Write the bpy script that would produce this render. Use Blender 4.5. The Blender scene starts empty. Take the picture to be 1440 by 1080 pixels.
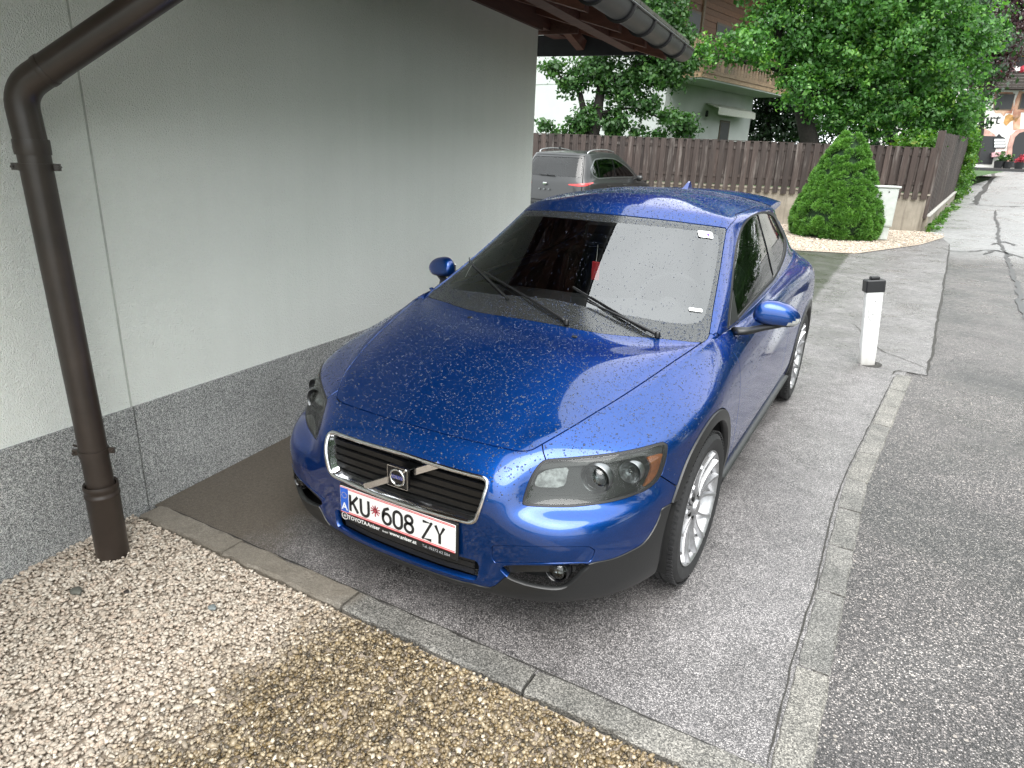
import bpy, bmesh, math, random
import numpy as np
from mathutils import Vector, Matrix
from mathutils.bvhtree import BVHTree

# ------------------------------------------------------------------ camera
SC = bpy.context.scene
CAM = np.array([1.38319548, -2.53274107, 1.68232003])
RX, RY, RZ, FPX = -0.335700489, -0.0397749, 0.508358027, 955.080303


def cam_matrix():
    c, s = math.cos, math.sin
    yaw = np.array([[c(RZ), -s(RZ), 0], [s(RZ), c(RZ), 0], [0, 0, 1]])
    pit = np.array([[1, 0, 0], [0, c(RX), -s(RX)], [0, s(RX), c(RX)]])
    rol = np.array([[c(RY), 0, s(RY)], [0, 1, 0], [-s(RY), 0, c(RY)]])
    return yaw @ pit @ rol


RM = cam_matrix()
cd = bpy.data.cameras.new('camera')
cd.sensor_width = 36.0
cd.lens = FPX / 1440 * 36
cd.clip_start = 0.05
cd.clip_end = 2000
cam = bpy.data.objects.new('camera', cd)
SC.collection.objects.link(cam)
cam.matrix_world = Matrix((
    (RM[0, 0], RM[0, 2], -RM[0, 1], CAM[0]),
    (RM[1, 0], RM[1, 2], -RM[1, 1], CAM[1]),
    (RM[2, 0], RM[2, 2], -RM[2, 1], CAM[2]), (0, 0, 0, 1)))
SC.camera = cam

# ------------------------------------------------------------------ daylight: overcast after rain
SUN_EL, SUN_AZ = math.radians(58), math.radians(150)   # azimuth from +Y clockwise
W = bpy.data.worlds.new('World')
SC.world = W
W.use_nodes = True
wn, wl = W.node_tree.nodes, W.node_tree.links
wn.clear()
w_out = wn.new('ShaderNodeOutputWorld')
w_bg = wn.new('ShaderNodeBackground')
w_sky = wn.new('ShaderNodeTexSky')
w_sky.sky_type = 'NISHITA'
w_sky.sun_disc = False
w_sky.sun_elevation = SUN_EL
w_sky.sun_rotation = SUN_AZ
w_sky.air_density = 2.0
w_sky.dust_density = 6.0
w_hsv = wn.new('ShaderNodeHueSaturation')
w_hsv.inputs['Saturation'].default_value = 0.12
w_co = wn.new('ShaderNodeTexCoord')
w_noise = wn.new('ShaderNodeTexNoise')
w_noise.inputs['Scale'].default_value = 1.6
w_noise.inputs['Detail'].default_value = 5
w_map = wn.new('ShaderNodeMapping')
w_map.inputs['Scale'].default_value = (1, 1, 2.2)
w_ramp = wn.new('ShaderNodeMapRange')
w_ramp.inputs['From Min'].default_value = 0.3
w_ramp.inputs['From Max'].default_value = 0.7
w_ramp.inputs['To Min'].default_value = 0.86
w_ramp.inputs['To Max'].default_value = 1.12
w_cloud = wn.new('ShaderNodeMix')
w_cloud.data_type = 'RGBA'
w_cloud.inputs[0].default_value = 0.72
w_cloud.inputs[7].default_value = (9.3, 9.8, 10.0, 1)
w_mul = wn.new('ShaderNodeMix')
w_mul.data_type = 'RGBA'
w_mul.blend_type = 'MULTIPLY'
w_mul.inputs[0].default_value = 1
wl.new(w_sky.outputs[0], w_hsv.inputs['Color'])
wl.new(w_hsv.outputs[0], w_cloud.inputs[6])
wl.new(w_co.outputs['Generated'], w_map.inputs[0])
wl.new(w_map.outputs[0], w_noise.inputs['Vector'])
wl.new(w_noise.outputs['Fac'], w_ramp.inputs[0])
wl.new(w_cloud.outputs[2], w_mul.inputs[6])
wl.new(w_ramp.outputs[0], w_mul.inputs[7])
wl.new(w_mul.outputs[2], w_bg.inputs['Color'])
w_bg.inputs['Strength'].default_value = 0.15
wl.new(w_bg.outputs[0], w_out.inputs[0])

sd = bpy.data.lights.new('sun', 'SUN')
sd.energy = 1.5
sd.angle = math.radians(50)
sd.color = (1.0, 0.975, 0.94)
so = bpy.data.objects.new('sun', sd)
SC.collection.objects.link(so)
sdir = Vector((math.sin(SUN_AZ) * math.cos(SUN_EL), math.cos(SUN_AZ) * math.cos(SUN_EL), math.sin(SUN_EL)))
so.rotation_euler = sdir.to_track_quat('Z', 'Y').to_euler()
so.location = (0, 0, 30)

SC.view_settings.view_transform = 'Standard'
SC.view_settings.look = 'None'
SC.view_settings.gamma = 1
SC.view_settings.use_curve_mapping = False
SC.view_settings.exposure = 1.22
SC.cycles.use_denoising = True
SC.cycles.denoiser = 'OPENIMAGEDENOISE'
SC.cycles.denoising_input_passes = 'RGB_ALBEDO_NORMAL'
SC.cycles.denoising_prefilter = 'NONE'
SC.cycles.denoising_quality = 'HIGH'
SC.cycles.use_adaptive_sampling = False
SC.cycles.diffuse_bounces = 3
SC.cycles.max_bounces = 8
SC.cycles.transparent_max_bounces = 12
SC.cycles.sample_clamp_indirect = 3
SC.cycles.caustics_reflective = False
SC.cycles.caustics_refractive = False

# ------------------------------------------------------------------ helpers
COL = SC.collection


def ray(px, py):
    return RM @ np.array([(px - 720) / FPX, 1, (540 - py) / FPX])


def on_axis(px, py, axis, val):
    d = ray(px, py)
    return CAM + (val - CAM[axis]) / d[axis] * d


def on_z(px, py, z=0.0):
    return on_axis(px, py, 2, z)


def to_px(P):
    v = (np.atleast_2d(P) - CAM) @ RM
    return np.stack([720 + FPX * v[:, 0] / v[:, 1], 540 - FPX * v[:, 2] / v[:, 1]], 1)


def link(o, parent=None):
    COL.objects.link(o)
    if parent is not None:
        o.parent = parent
    return o


def tag(o, label=None, category=None, group=None, kind=None):
    if label: o['label'] = label
    if category: o['category'] = category
    if group: o['group'] = group
    if kind: o['kind'] = kind
    return o


def empty(name, loc=(0, 0, 0), rz=0.0, parent=None):
    o = bpy.data.objects.new(name, None)
    o.location = loc
    o.rotation_euler = (0, 0, rz)
    o.empty_display_size = 0.2
    return link(o, parent)


def mesh_obj(name, verts, faces, mat, parent=None, smooth=False, normals=None, loc=None):
    me = bpy.data.meshes.new(name)
    me.from_pydata([tuple(map(float, v)) for v in verts], [], [tuple(int(i) for i in f) for f in faces])
    for m in (mat if isinstance(mat, (list, tuple)) else [mat]):
        me.materials.append(m)
    if smooth:
        me.polygons.foreach_set('use_smooth', [True] * len(me.polygons))
    me.update()
    if normals is not None:
        me.normals_split_custom_set_from_vertices([tuple(map(float, n)) for n in normals])
    o = bpy.data.objects.new(name, me)
    if loc is not None:
        o.location = loc
    return link(o, parent)


class MB:
    """collects shapes, then links them as one mesh object"""

    def __init__(s):
        s.v, s.f, s.m = [], [], []

    def add(s, v, f, m=0):
        b = len(s.v)
        s.v += [tuple(map(float, p)) for p in v]
        s.f += [tuple(b + int(i) for i in q) for q in f]
        s.m += [m] * len(f)
        return s

    def box(s, c, d, rot=None, bev=0.0, m=0, taper=1.0):
        hx, hy, hz = d[0] / 2, d[1] / 2, d[2] / 2
        if bev > 0:
            b = min(bev, hx * .9, hy * .9, hz * .9)
            vs = []
            for sx in (-1, 1):
                for sy in (-1, 1):
                    for sz in (-1, 1):
                        k = taper if sz > 0 else 1
                        vs += [(sx * (hx - b) * k, sy * (hy - b) * k, sz * hz), (sx * (hx - b) * k, sy * hy * k, sz * (hz - b)),
                               (sx * hx * k, sy * (hy - b) * k, sz * (hz - b))]
            bm = bmesh.new()
            for p in vs: bm.verts.new(p)
            bmesh.ops.convex_hull(bm, input=bm.verts)
            bmesh.ops.dissolve_limit(bm, angle_limit=0.01, verts=bm.verts, edges=bm.edges)
            bm.verts.index_update()
            vs = [tuple(q.co) for q in bm.verts]
            fs = [tuple(q.index for q in f.verts) for f in bm.faces]
            bm.free()
        else:
            k = taper
            vs = [(-hx, -hy, -hz), (hx, -hy, -hz), (hx, hy, -hz), (-hx, hy, -hz),
                  (-hx * k, -hy * k, hz), (hx * k, -hy * k, hz), (hx * k, hy * k, hz), (-hx * k, hy * k, hz)]
            fs = [(0, 3, 2, 1), (4, 5, 6, 7), (0, 1, 5, 4), (1, 2, 6, 5), (2, 3, 7, 6), (3, 0, 4, 7)]
        if rot is not None:
            R = rot if isinstance(rot, Matrix) else Matrix.Rotation(rot, 3, 'Z')
            vs = [tuple(R @ Vector(p)) for p in vs]
        return s.add([(p[0] + c[0], p[1] + c[1], p[2] + c[2]) for p in vs], fs, m)

    def tube(s, pts, r, n=12, cap=True, closed=False, m=0, sq=None, fix=None):
        """sweep of a circle (or of profile sq) along pts; r number or list"""
        pts = [Vector(map(float, p)) for p in pts]
        N = len(pts)
        rr = r if hasattr(r, '__len__') else [r] * N
        vs, fs = [], []
        up = None
        for i, p in enumerate(pts):
            a = pts[(i - 1) % N] if (closed or i > 0) else p
            b = pts[(i + 1) % N] if (closed or i < N - 1) else p
            t = (b - a).normalized()
            if up is None:
                up = Vector((0, 0, 1)) if abs(t.z) < .9 else Vector((0, 1, 0))
            if fix is not None: up = Vector(fix)
            sd_ = t.cross(up).normalized()
            up = sd_.cross(t).normalized()
            prof = sq or [(math.cos(2 * math.pi * k / n), math.sin(2 * math.pi * k / n)) for k in range(n)]
            for (ca, sa) in prof:
                vs.append(p + sd_ * (ca * rr[i]) + up * (sa * rr[i]))
        n = len(prof)
        for i in range(N if closed else N - 1):
            j = (i + 1) % N
            for k in range(n):
                l = (k + 1) % n
                fs.append((i * n + k, i * n + l, j * n + l, j * n + k))
        if cap and not closed:
            fs.append(tuple(range(n))[::-1])
            fs.append(tuple((N - 1) * n + k for k in range(n)))
        return s.add(vs, fs, m)

    def lathe(s, prof, c=(0, 0, 0), axis='z', n=32, m=0, closed=False, caps=False):
        """prof: list of (radius, height)"""
        vs, fs = [], []
        for (r, h) in prof:
            for k in range(n):
                a = 2 * math.pi * k / n
                p = (r * math.cos(a), r * math.sin(a), h)
                if axis == 'x': p = (h, r * math.cos(a), r * math.sin(a))
                if axis == 'y': p = (r * math.sin(a), h, r * math.cos(a))
                vs.append((p[0] + c[0], p[1] + c[1], p[2] + c[2]))
        P = len(prof)
        for i in range(P if closed else P - 1):
            j = (i + 1) % P
            for k in range(n):
                l = (k + 1) % n
                fs.append((i * n + k, i * n + l, j * n + l, j * n + k))
        if caps:
            if prof[0][0] > 1e-6: fs.append(tuple(range(n))[::-1])
            if prof[-1][0] > 1e-6: fs.append(tuple((P - 1) * n + k for k in range(n)))
        return s.add(vs, fs, m)

    def prism(s, poly, z0, z1, m=0):
        """horizontal outline poly [(x,y)] extruded from z0 to z1"""
        n = len(poly)
        vs = [(p[0], p[1], z0) for p in poly] + [(p[0], p[1], z1) for p in poly]
        fs = [tuple(range(n))[::-1], tuple(range(n, 2 * n))] + [(k, (k + 1) % n, n + (k + 1) % n, n + k) for k in range(n)]
        return s.add(vs, fs, m)

    def sheet(s, frame, poly, d, m=0):
        """planar outline in frame(o,u,v,n) thickened by d along n"""
        o, u, v, nn = [np.array(q, float) for q in frame]
        n = len(poly)
        a = [o + u * p[0] + v * p[1] for p in poly]
        vs = a + [q + nn * d for q in a]
        fs = [tuple(range(n))[::-1], tuple(range(n, 2 * n))] + [(k, (k + 1) % n, n + (k + 1) % n, n + k) for k in range(n)]
        return s.add(vs, fs, m)

    def build(s, name, mat, parent=None, smooth=False, angle=None, loc=None, fix=True):
        me = bpy.data.meshes.new(name)
        me.from_pydata(s.v, [], s.f)
        for mm in (mat if isinstance(mat, (list, tuple)) else [mat]):
            me.materials.append(mm)
        me.polygons.foreach_set('material_index', s.m)
        if fix:
            bm = bmesh.new(); bm.from_mesh(me)
            bmesh.ops.recalc_face_normals(bm, faces=bm.faces)
            bm.to_mesh(me); bm.free()
        if smooth:
            me.polygons.foreach_set('use_smooth', [True] * len(me.polygons))
            if angle is not None:
                me.set_sharp_from_angle(angle=math.radians(angle))
        me.update()
        o = bpy.data.objects.new(name, me)
        if loc is not None: o.location = loc
        return link(o, parent)


def copy_tree(o, parent=None):
    c = o.copy()
    COL.objects.link(c)
    if parent is not None: c.parent = parent
    for ch in [q for q in bpy.data.objects if q.parent == o]:
        copy_tree(ch, c)
    return c


def catmull(pts, n=8, closed=False):
    P = np.array(pts, float)
    N = len(P)
    out = []
    for i in range(N if closed else N - 1):
        p0, p1, p2, p3 = (P[(i - 1) % N], P[i % N], P[(i + 1) % N], P[(i + 2) % N]) if closed else \
            (P[max(i - 1, 0)], P[i], P[i + 1], P[min(i + 2, N - 1)])
        for k in range(n):
            t = k / n
            out.append(.5 * ((2 * p1) + (-p0 + p2) * t + (2 * p0 - 5 * p1 + 4 * p2 - p3) * t * t + (-p0 + 3 * p1 - 3 * p2 + p3) * t ** 3))
    if not closed: out.append(P[-1])
    return np.array(out)


def round_poly(pts, r=0.3, n=5):
    """round every corner of a closed polygon; r = fraction of the shorter edge"""
    P = np.array([p[:2] for p in pts], float)
    rs = [p[2] if len(p) > 2 else r for p in pts]
    out = []
    N = len(P)
    for i in range(N):
        a, b, c = P[i - 1], P[i], P[(i + 1) % N]
        l = min(np.linalg.norm(a - b), np.linalg.norm(c - b)) * rs[i]
        if l < 1e-9:
            out.append(b); continue
        s_ = b + (a - b) / np.linalg.norm(a - b) * l
        e = b + (c - b) / np.linalg.norm(c - b) * l
        for k in range(n + 1):
            t = k / n
            out.append((1 - t) ** 2 * s_ + 2 * t * (1 - t) * b + t * t * e)
    return np.array(out)


def sdf_poly(Q, poly):
    """signed distance of points Q (n,2) to closed polygon; negative inside"""
    Q = np.asarray(Q, float)
    A = np.asarray(poly, float)
    B = np.roll(A, -1, 0)
    d = np.full(len(Q), 1e18)
    ins = np.zeros(len(Q), bool)
    for a, b in zip(A, B):
        e = b - a
        l2 = e @ e
        if l2 < 1e-18: continue
        w = Q - a
        t = np.clip((w @ e) / l2, 0, 1)
        dd = ((w - t[:, None] * e) ** 2).sum(1)
        d = np.minimum(d, dd)
        c = ((a[1] <= Q[:, 1]) & (b[1] > Q[:, 1])) | ((b[1] <= Q[:, 1]) & (a[1] > Q[:, 1]))
        if c.any():
            xi = a[0] + (Q[:, 1] - a[1]) / (e[1] if abs(e[1]) > 1e-15 else 1e-15) * e[0]
            ins ^= c & (Q[:, 0] < xi)
    d = np.sqrt(d)
    return np.where(ins, -d, d)


# ------------------------------------------------------------------ materials
class NT:
    def __init__(s, name, rough=.6, color=(.5, .5, .5), metallic=0.0, spec=None):
        s.mat = bpy.data.materials.new(name)
        s.mat.use_nodes = True
        s.n, s.l = s.mat.node_tree.nodes, s.mat.node_tree.links
        s.p = s.n['Principled BSDF']
        s.p.inputs['Base Color'].default_value = (*color, 1)
        s.p.inputs['Roughness'].default_value = rough
        s.p.inputs['Metallic'].default_value = metallic
        if spec is not None: s.p.inputs['Specular IOR Level'].default_value = spec
        s._co = None

    def co(s, kind='Object'):
        if s._co is None: s._co = s.n.new('ShaderNodeTexCoord')
        return s._co.outputs[kind]

    def world(s):
        g = s.n.new('ShaderNodeNewGeometry')
        return g.outputs['Position']

    def mapping(s, src, scale=(1, 1, 1), rot=(0, 0, 0), loc=(0, 0, 0)):
        m = s.n.new('ShaderNodeMapping')
        m.inputs['Scale'].default_value = scale
        m.inputs['Rotation'].default_value = rot
        m.inputs['Location'].default_value = loc
        s.l.new(src, m.inputs[0])
        return m.outputs[0]

    def noise(s, src, scale, detail=4, rough=.55, dist=0.0, out='Fac'):
        t = s.n.new('ShaderNodeTexNoise')
        t.inputs['Scale'].default_value = scale
        t.inputs['Detail'].default_value = detail
        t.inputs['Roughness'].default_value = rough
        t.inputs['Distortion'].default_value = dist
        s.l.new(src, t.inputs['Vector'])
        return t.outputs[out]

    def voro(s, src, scale, feature='F1', rand=1.0, out='Distance'):
        t = s.n.new('ShaderNodeTexVoronoi')
        t.feature = feature
        t.inputs['Scale'].default_value = scale
        t.inputs['Randomness'].default_value = rand
        s.l.new(src, t.inputs['Vector'])
        return t.outputs[out]

    def ramp(s, fac, stops, interp='LINEAR'):
        r = s.n.new('ShaderNodeValToRGB')
        r.color_ramp.interpolation = interp
        e = r.color_ramp.elements
        while len(e) < len(stops): e.new(.5)
        for q, (p, c) in zip(e, stops):
            q.position = p
            q.color = (*c, 1) if hasattr(c, '__len__') else (c, c, c, 1)
        s.l.new(fac, r.inputs[0])
        return r.outputs[0]

    def rng(s, fac, a, b, c=0.0, d=1.0, smooth=False):
        r = s.n.new('ShaderNodeMapRange')
        if smooth: r.interpolation_type = 'SMOOTHSTEP'
        for k, v in zip(('From Min', 'From Max', 'To Min', 'To Max'), (a, b, c, d)): r.inputs[k].default_value = v
        s.l.new(fac, r.inputs[0])
        return r.outputs[0]

    def math(s, op, a, b=None):
        m = s.n.new('ShaderNodeMath')
        m.operation = op
        for i, v in enumerate((a, b)):
            if v is None: continue
            if isinstance(v, (int, float)): m.inputs[i].default_value = v
            else: s.l.new(v, m.inputs[i])
        return m.outputs[0]

    def mix(s, fac, a, b, mode='MIX'):
        m = s.n.new('ShaderNodeMix')
        m.data_type = 'RGBA'
        m.blend_type = mode
        for i, v in ((0, fac), (6, a), (7, b)):
            if isinstance(v, (int, float)):
                m.inputs[i].default_value = v if i == 0 else (v, v, v, 1)
            elif isinstance(v, tuple): m.inputs[i].default_value = (*v, 1)
            else: s.l.new(v, m.inputs[i])
        return m.outputs[2]

    def sep(s, src):
        x = s.n.new('ShaderNodeSeparateXYZ')
        s.l.new(src, x.inputs[0])
        return x.outputs

    def attr(s, name, out='Fac'):
        a = s.n.new('ShaderNodeAttribute')
        a.attribute_name = name
        return a.outputs[out]

    def rand(s):
        return s.n.new('ShaderNodeObjectInfo').outputs['Random']

    def bump(s, h, strength=.3, dist=.01):
        b = s.n.new('ShaderNodeBump')
        b.inputs['Strength'].default_value = strength
        b.inputs['Distance'].default_value = dist
        s.l.new(h, b.inputs['Height'])
        s.l.new(b.outputs[0], s.p.inputs['Normal'])
        return b

    def set(s, **k):
        for a, v in k.items():
            a = a.replace('_', ' ')
            for key in s.p.inputs.keys():
                if key.lower() == a.lower():
                    if isinstance(v, (int, float)): s.p.inputs[key].default_value = v
                    elif isinstance(v, tuple): s.p.inputs[key].default_value = (*v, 1) if len(v) == 3 else v
                    else: s.l.new(v, s.p.inputs[key])
        return s


def plain(name, color, rough=.5, metallic=0.0, var=.12, scale=30, bump=0.0, **k):
    t = NT(name, rough, color, metallic)
    n = t.noise(t.co(), scale, 3)
    lo = tuple(c * (1 - var) for c in color); hi = tuple(min(1, c * (1 + var)) for c in color)
    t.set(Base_Color=t.ramp(n, [(.3, lo), (.7, hi)]))
    if bump: t.bump(n, bump, .003)
    t.set(**k)
    return t.mat
M = {}


def build_materials():
    # ---- car paint with rain drops in the clear coat
    t = NT('paint', .40, (.012, .045, .30), .86)
    co = t.world()
    fl = t.noise(co, 900, 2)
    t.set(Base_Color=t.ramp(fl, [(.35, (.002, .028, .150)), (.65, (.004, .068, .31))]))
    t.set(Specular_Tint=(.10, .22, .62))
    t.set(Coat_Weight=1.0, Coat_Roughness=.05, Coat_IOR=1.58)
    M['paint'] = t.mat
    M['trim'] = plain('trim', (.012, .0125, .013), .40, var=.2, scale=200, bump=.1)
    t = NT('rain_water', .06, (.035, .05, .10))
    t.set(IOR=1.42, Alpha=.75)
    M['rain_water'] = t.mat
    t = NT('water_film')
    t.n.remove(t.p)
    out = [q for q in t.n if q.type == 'OUTPUT_MATERIAL'][0]
    tr = t.n.new('ShaderNodeBsdfTransparent'); tr.inputs[0].default_value = (.78, .80, .82, 1)
    gl = t.n.new('ShaderNodeBsdfGlossy'); gl.inputs['Roughness'].default_value = .04
    fr = t.n.new('ShaderNodeFresnel'); fr.inputs[0].default_value = 1.5
    mx = t.n.new('ShaderNodeMixShader')
    t.l.new(fr.outputs[0], mx.inputs[0]); t.l.new(tr.outputs[0], mx.inputs[1]); t.l.new(gl.outputs[0], mx.inputs[2]); t.l.new(mx.outputs[0], out.inputs[0])
    M['water_film'] = t.mat
    M['rubber'] = plain('rubber', (.012, .012, .013), .55)
    M['wiper_black'] = plain('wiper_black', (.008, .008, .009), .35)
    M['gloss_black'] = plain('gloss_black', (.006, .006, .007), .12)
    M['void'] = plain('void', (.004, .004, .004), .9)
    M['grille_black'] = plain('grille_black', (.003, .0032, .0035), .32)
    M['tyre'] = plain('tyre', (.020, .020, .021), .72, var=.3, scale=60, bump=.2)
    M['chrome'] = plain('chrome', (.72, .73, .75), .12, 1.0, var=.05)
    M['chrome_soft'] = plain('chrome_soft', (.27, .28, .285), .34, 1.0, var=.1)
    M['alloy'] = plain('alloy', (.44, .44, .45), .38, .85, var=.12, scale=40)
    M['steel'] = plain('steel', (.25, .24, .23), .4, 1.0)
    M['badge_blue'] = plain('badge_blue', (.03, .04, .22), .3)
    M['plate_white'] = plain('plate_white', (.74, .75, .74), .35, var=.06, scale=12)
    M['plate_grey'] = plain('plate_grey', (.35, .36, .38), .4)
    M['plate_blue'] = plain('plate_blue', (.015, .10, .50), .35)
    M['plate_red'] = plain('plate_red', (.55, .03, .04), .4)
    M['plate_black'] = plain('plate_black', (.012, .012, .014), .4)
    M['emblem'] = plain('emblem', (.35, .05, .07), .5)
    M['star_yellow'] = plain('star_yellow', (.7, .5, .05), .5)
    M['violet'] = plain('violet', (.12, .05, .25), .5)
    M['interior'] = plain('interior', (.022, .023, .025), .75, var=.2, scale=40)
    M['headliner'] = plain('headliner', (.18, .18, .17), .9)
    M['lamp_grey'] = plain('lamp_grey', (.022, .023, .022), .38, .3)
    M['lamp_dark'] = plain('lamp_dark', (.022, .023, .022), .4)
    M['reflector'] = plain('reflector', (.22, .23, .225), .32, .8, var=.5, scale=60, bump=.5)
    M['amber'] = plain('amber', (.30, .085, .012), .3, var=.25, scale=80, Coat_Weight=.6)
    M['red_lens'] = plain('red_lens', (.45, .012, .012), .18, Coat_Weight=.8)
    M['mirror'] = plain('mirror', (.8, .82, .84), .03, 1.0, var=.01)
    M['clear_lens'] = plain('clear_lens', (.55, .56, .55), .15, .3, var=.3, scale=60, Coat_Weight=1.0)
    for nm, tint, ior, dr in (('glass', (.95, .98, .96), 2.7, True), ('side_glass', (.80, .90, .85), 1.6, False), ('unswept_glass', (.80, .83, .82), 1.95, False), ('lamp_cover', (.86, .88, .87), 1.45, False), ('lamp_glass', (.7, .75, .76), 1.8, False), ('pane', (.35, .40, .42), 1.7, False)):
        t = NT(nm)
        t.n.remove(t.p)
        out = [q for q in t.n if q.type == 'OUTPUT_MATERIAL'][0]
        tr = t.n.new('ShaderNodeBsdfTransparent'); tr.inputs[0].default_value = (*tint, 1)
        gl = t.n.new('ShaderNodeBsdfGlossy'); gl.inputs['Roughness'].default_value = .02 if nm != 'unswept_glass' else .16
        fr = t.n.new('ShaderNodeFresnel'); fr.inputs[0].default_value = ior
        mx = t.n.new('ShaderNodeMixShader')
        t.l.new(fr.outputs[0], mx.inputs[0]); t.l.new(tr.outputs[0], mx.inputs[1]); t.l.new(gl.outputs[0], mx.inputs[2])
        t.l.new(mx.outputs[0], out.inputs[0])
        if False:
            b = drop_bump(t, t.world(), .30, .003, .72)
            t.l.new(b, gl.inputs['Normal']); t.l.new(b, fr.inputs['Normal'])
        if nm in ('lamp_cover', 'unswept_glass'):
            df = t.n.new('ShaderNodeBsdfDiffuse'); df.inputs[0].default_value = (.42, .44, .43, 1)
            m2 = t.n.new('ShaderNodeMixShader'); m2.inputs[0].default_value = .035 if nm == 'lamp_cover' else .035
            t.l.new(mx.outputs[0], m2.inputs[1]); t.l.new(df.outputs[0], m2.inputs[2]); t.l.new(m2.outputs[0], out.inputs[0])
        M[nm] = t.mat
    # black printed border of the screen, under wet glass
    t = NT('frit', .25, (.02, .021, .022))
    n = t.voro(t.world(), 260)
    t.set(Base_Color=t.ramp(n, [(.1, (.05, .052, .055)), (.5, (.016, .017, .018))]))
    M['frit'] = t.mat


def drop_bump(t, co, amount, dist, dens=.52):
    """rounded rain drops of two sizes as surface relief; beads only where noise says so"""
    hs = []
    for sc, thr, dens in ((75, .30, dens + .22), (150, .34, dens), (300, .38, dens - .06)):
        wv = t.n.new('ShaderNodeVectorMath'); wv.operation = 'ADD'
        w = t.noise(co, 60, 1, out='Color')
        sc_ = t.n.new('ShaderNodeVectorMath'); sc_.operation = 'SCALE'; sc_.inputs['Scale'].default_value = .004
        t.l.new(w, sc_.inputs[0]); t.l.new(co, wv.inputs[0]); t.l.new(sc_.outputs[0], wv.inputs[1])
        v = t.n.new('ShaderNodeTexVoronoi'); v.inputs['Scale'].default_value = sc
        t.l.new(wv.outputs[0], v.inputs['Vector'])
        x = t.sep(v.outputs['Color'])
        keep = t.math('GREATER_THAN', x[0], dens)
        rad = t.rng(x[1], 0, 1, .16, thr)
        q = t.math('DIVIDE', v.outputs['Distance'], rad)
        q = t.math('MINIMUM', q, 1.0)
        h = t.math('SUBTRACT', 1.0, t.math('MULTIPLY', q, q))
        h = t.math('MULTIPLY', t.math('POWER', h, .7), keep)
        hs.append(t.math('MULTIPLY', h, 75 / sc))
    h = t.math('MAXIMUM', t.math('MAXIMUM', hs[0], hs[1]), hs[2])
    b = t.n.new('ShaderNodeBump')
    b.inputs['Strength'].default_value = amount
    b.inputs['Distance'].default_value = dist
    t.l.new(h, b.inputs['Height'])
    return b.outputs[0]


def drops(t, co, coat):
    b = drop_bump(t, co, 1.0, .0045)
    t.l.new(b, t.p.inputs['Coat Normal'])
    b2 = drop_bump(t, co, .55, .0035)
    t.l.new(b2, t.p.inputs['Normal'])


build_materials()

# ================================================================== SETTING
rnd = random.Random(7)
RS = np.random.RandomState(11)


def sm(t):
    t = max(0.0, min(1.0, t))
    return t * t * (3 - 2 * t)


def gz(x, y):
    """height of the street: level by the car, rising gently towards the inn"""
    return 1.45 * max(0.0, min(1.0, (y - 17) / 47.0)) if y > 17 else 0.0


WD = np.array([-.1013, .9949, 0])       # direction of the shed wall
WN = np.array([.9949, .1013, 0])        # its outward normal
W0 = np.array([-1.49, -.90, 0])


def wp(s, out=0.0, z=0.0):
    """point on the shed wall: s metres along it from the gravel corner, out metres in front of it"""
    p = W0 + WD * s + WN * out
    return np.array([p[0], p[1], z])


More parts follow.
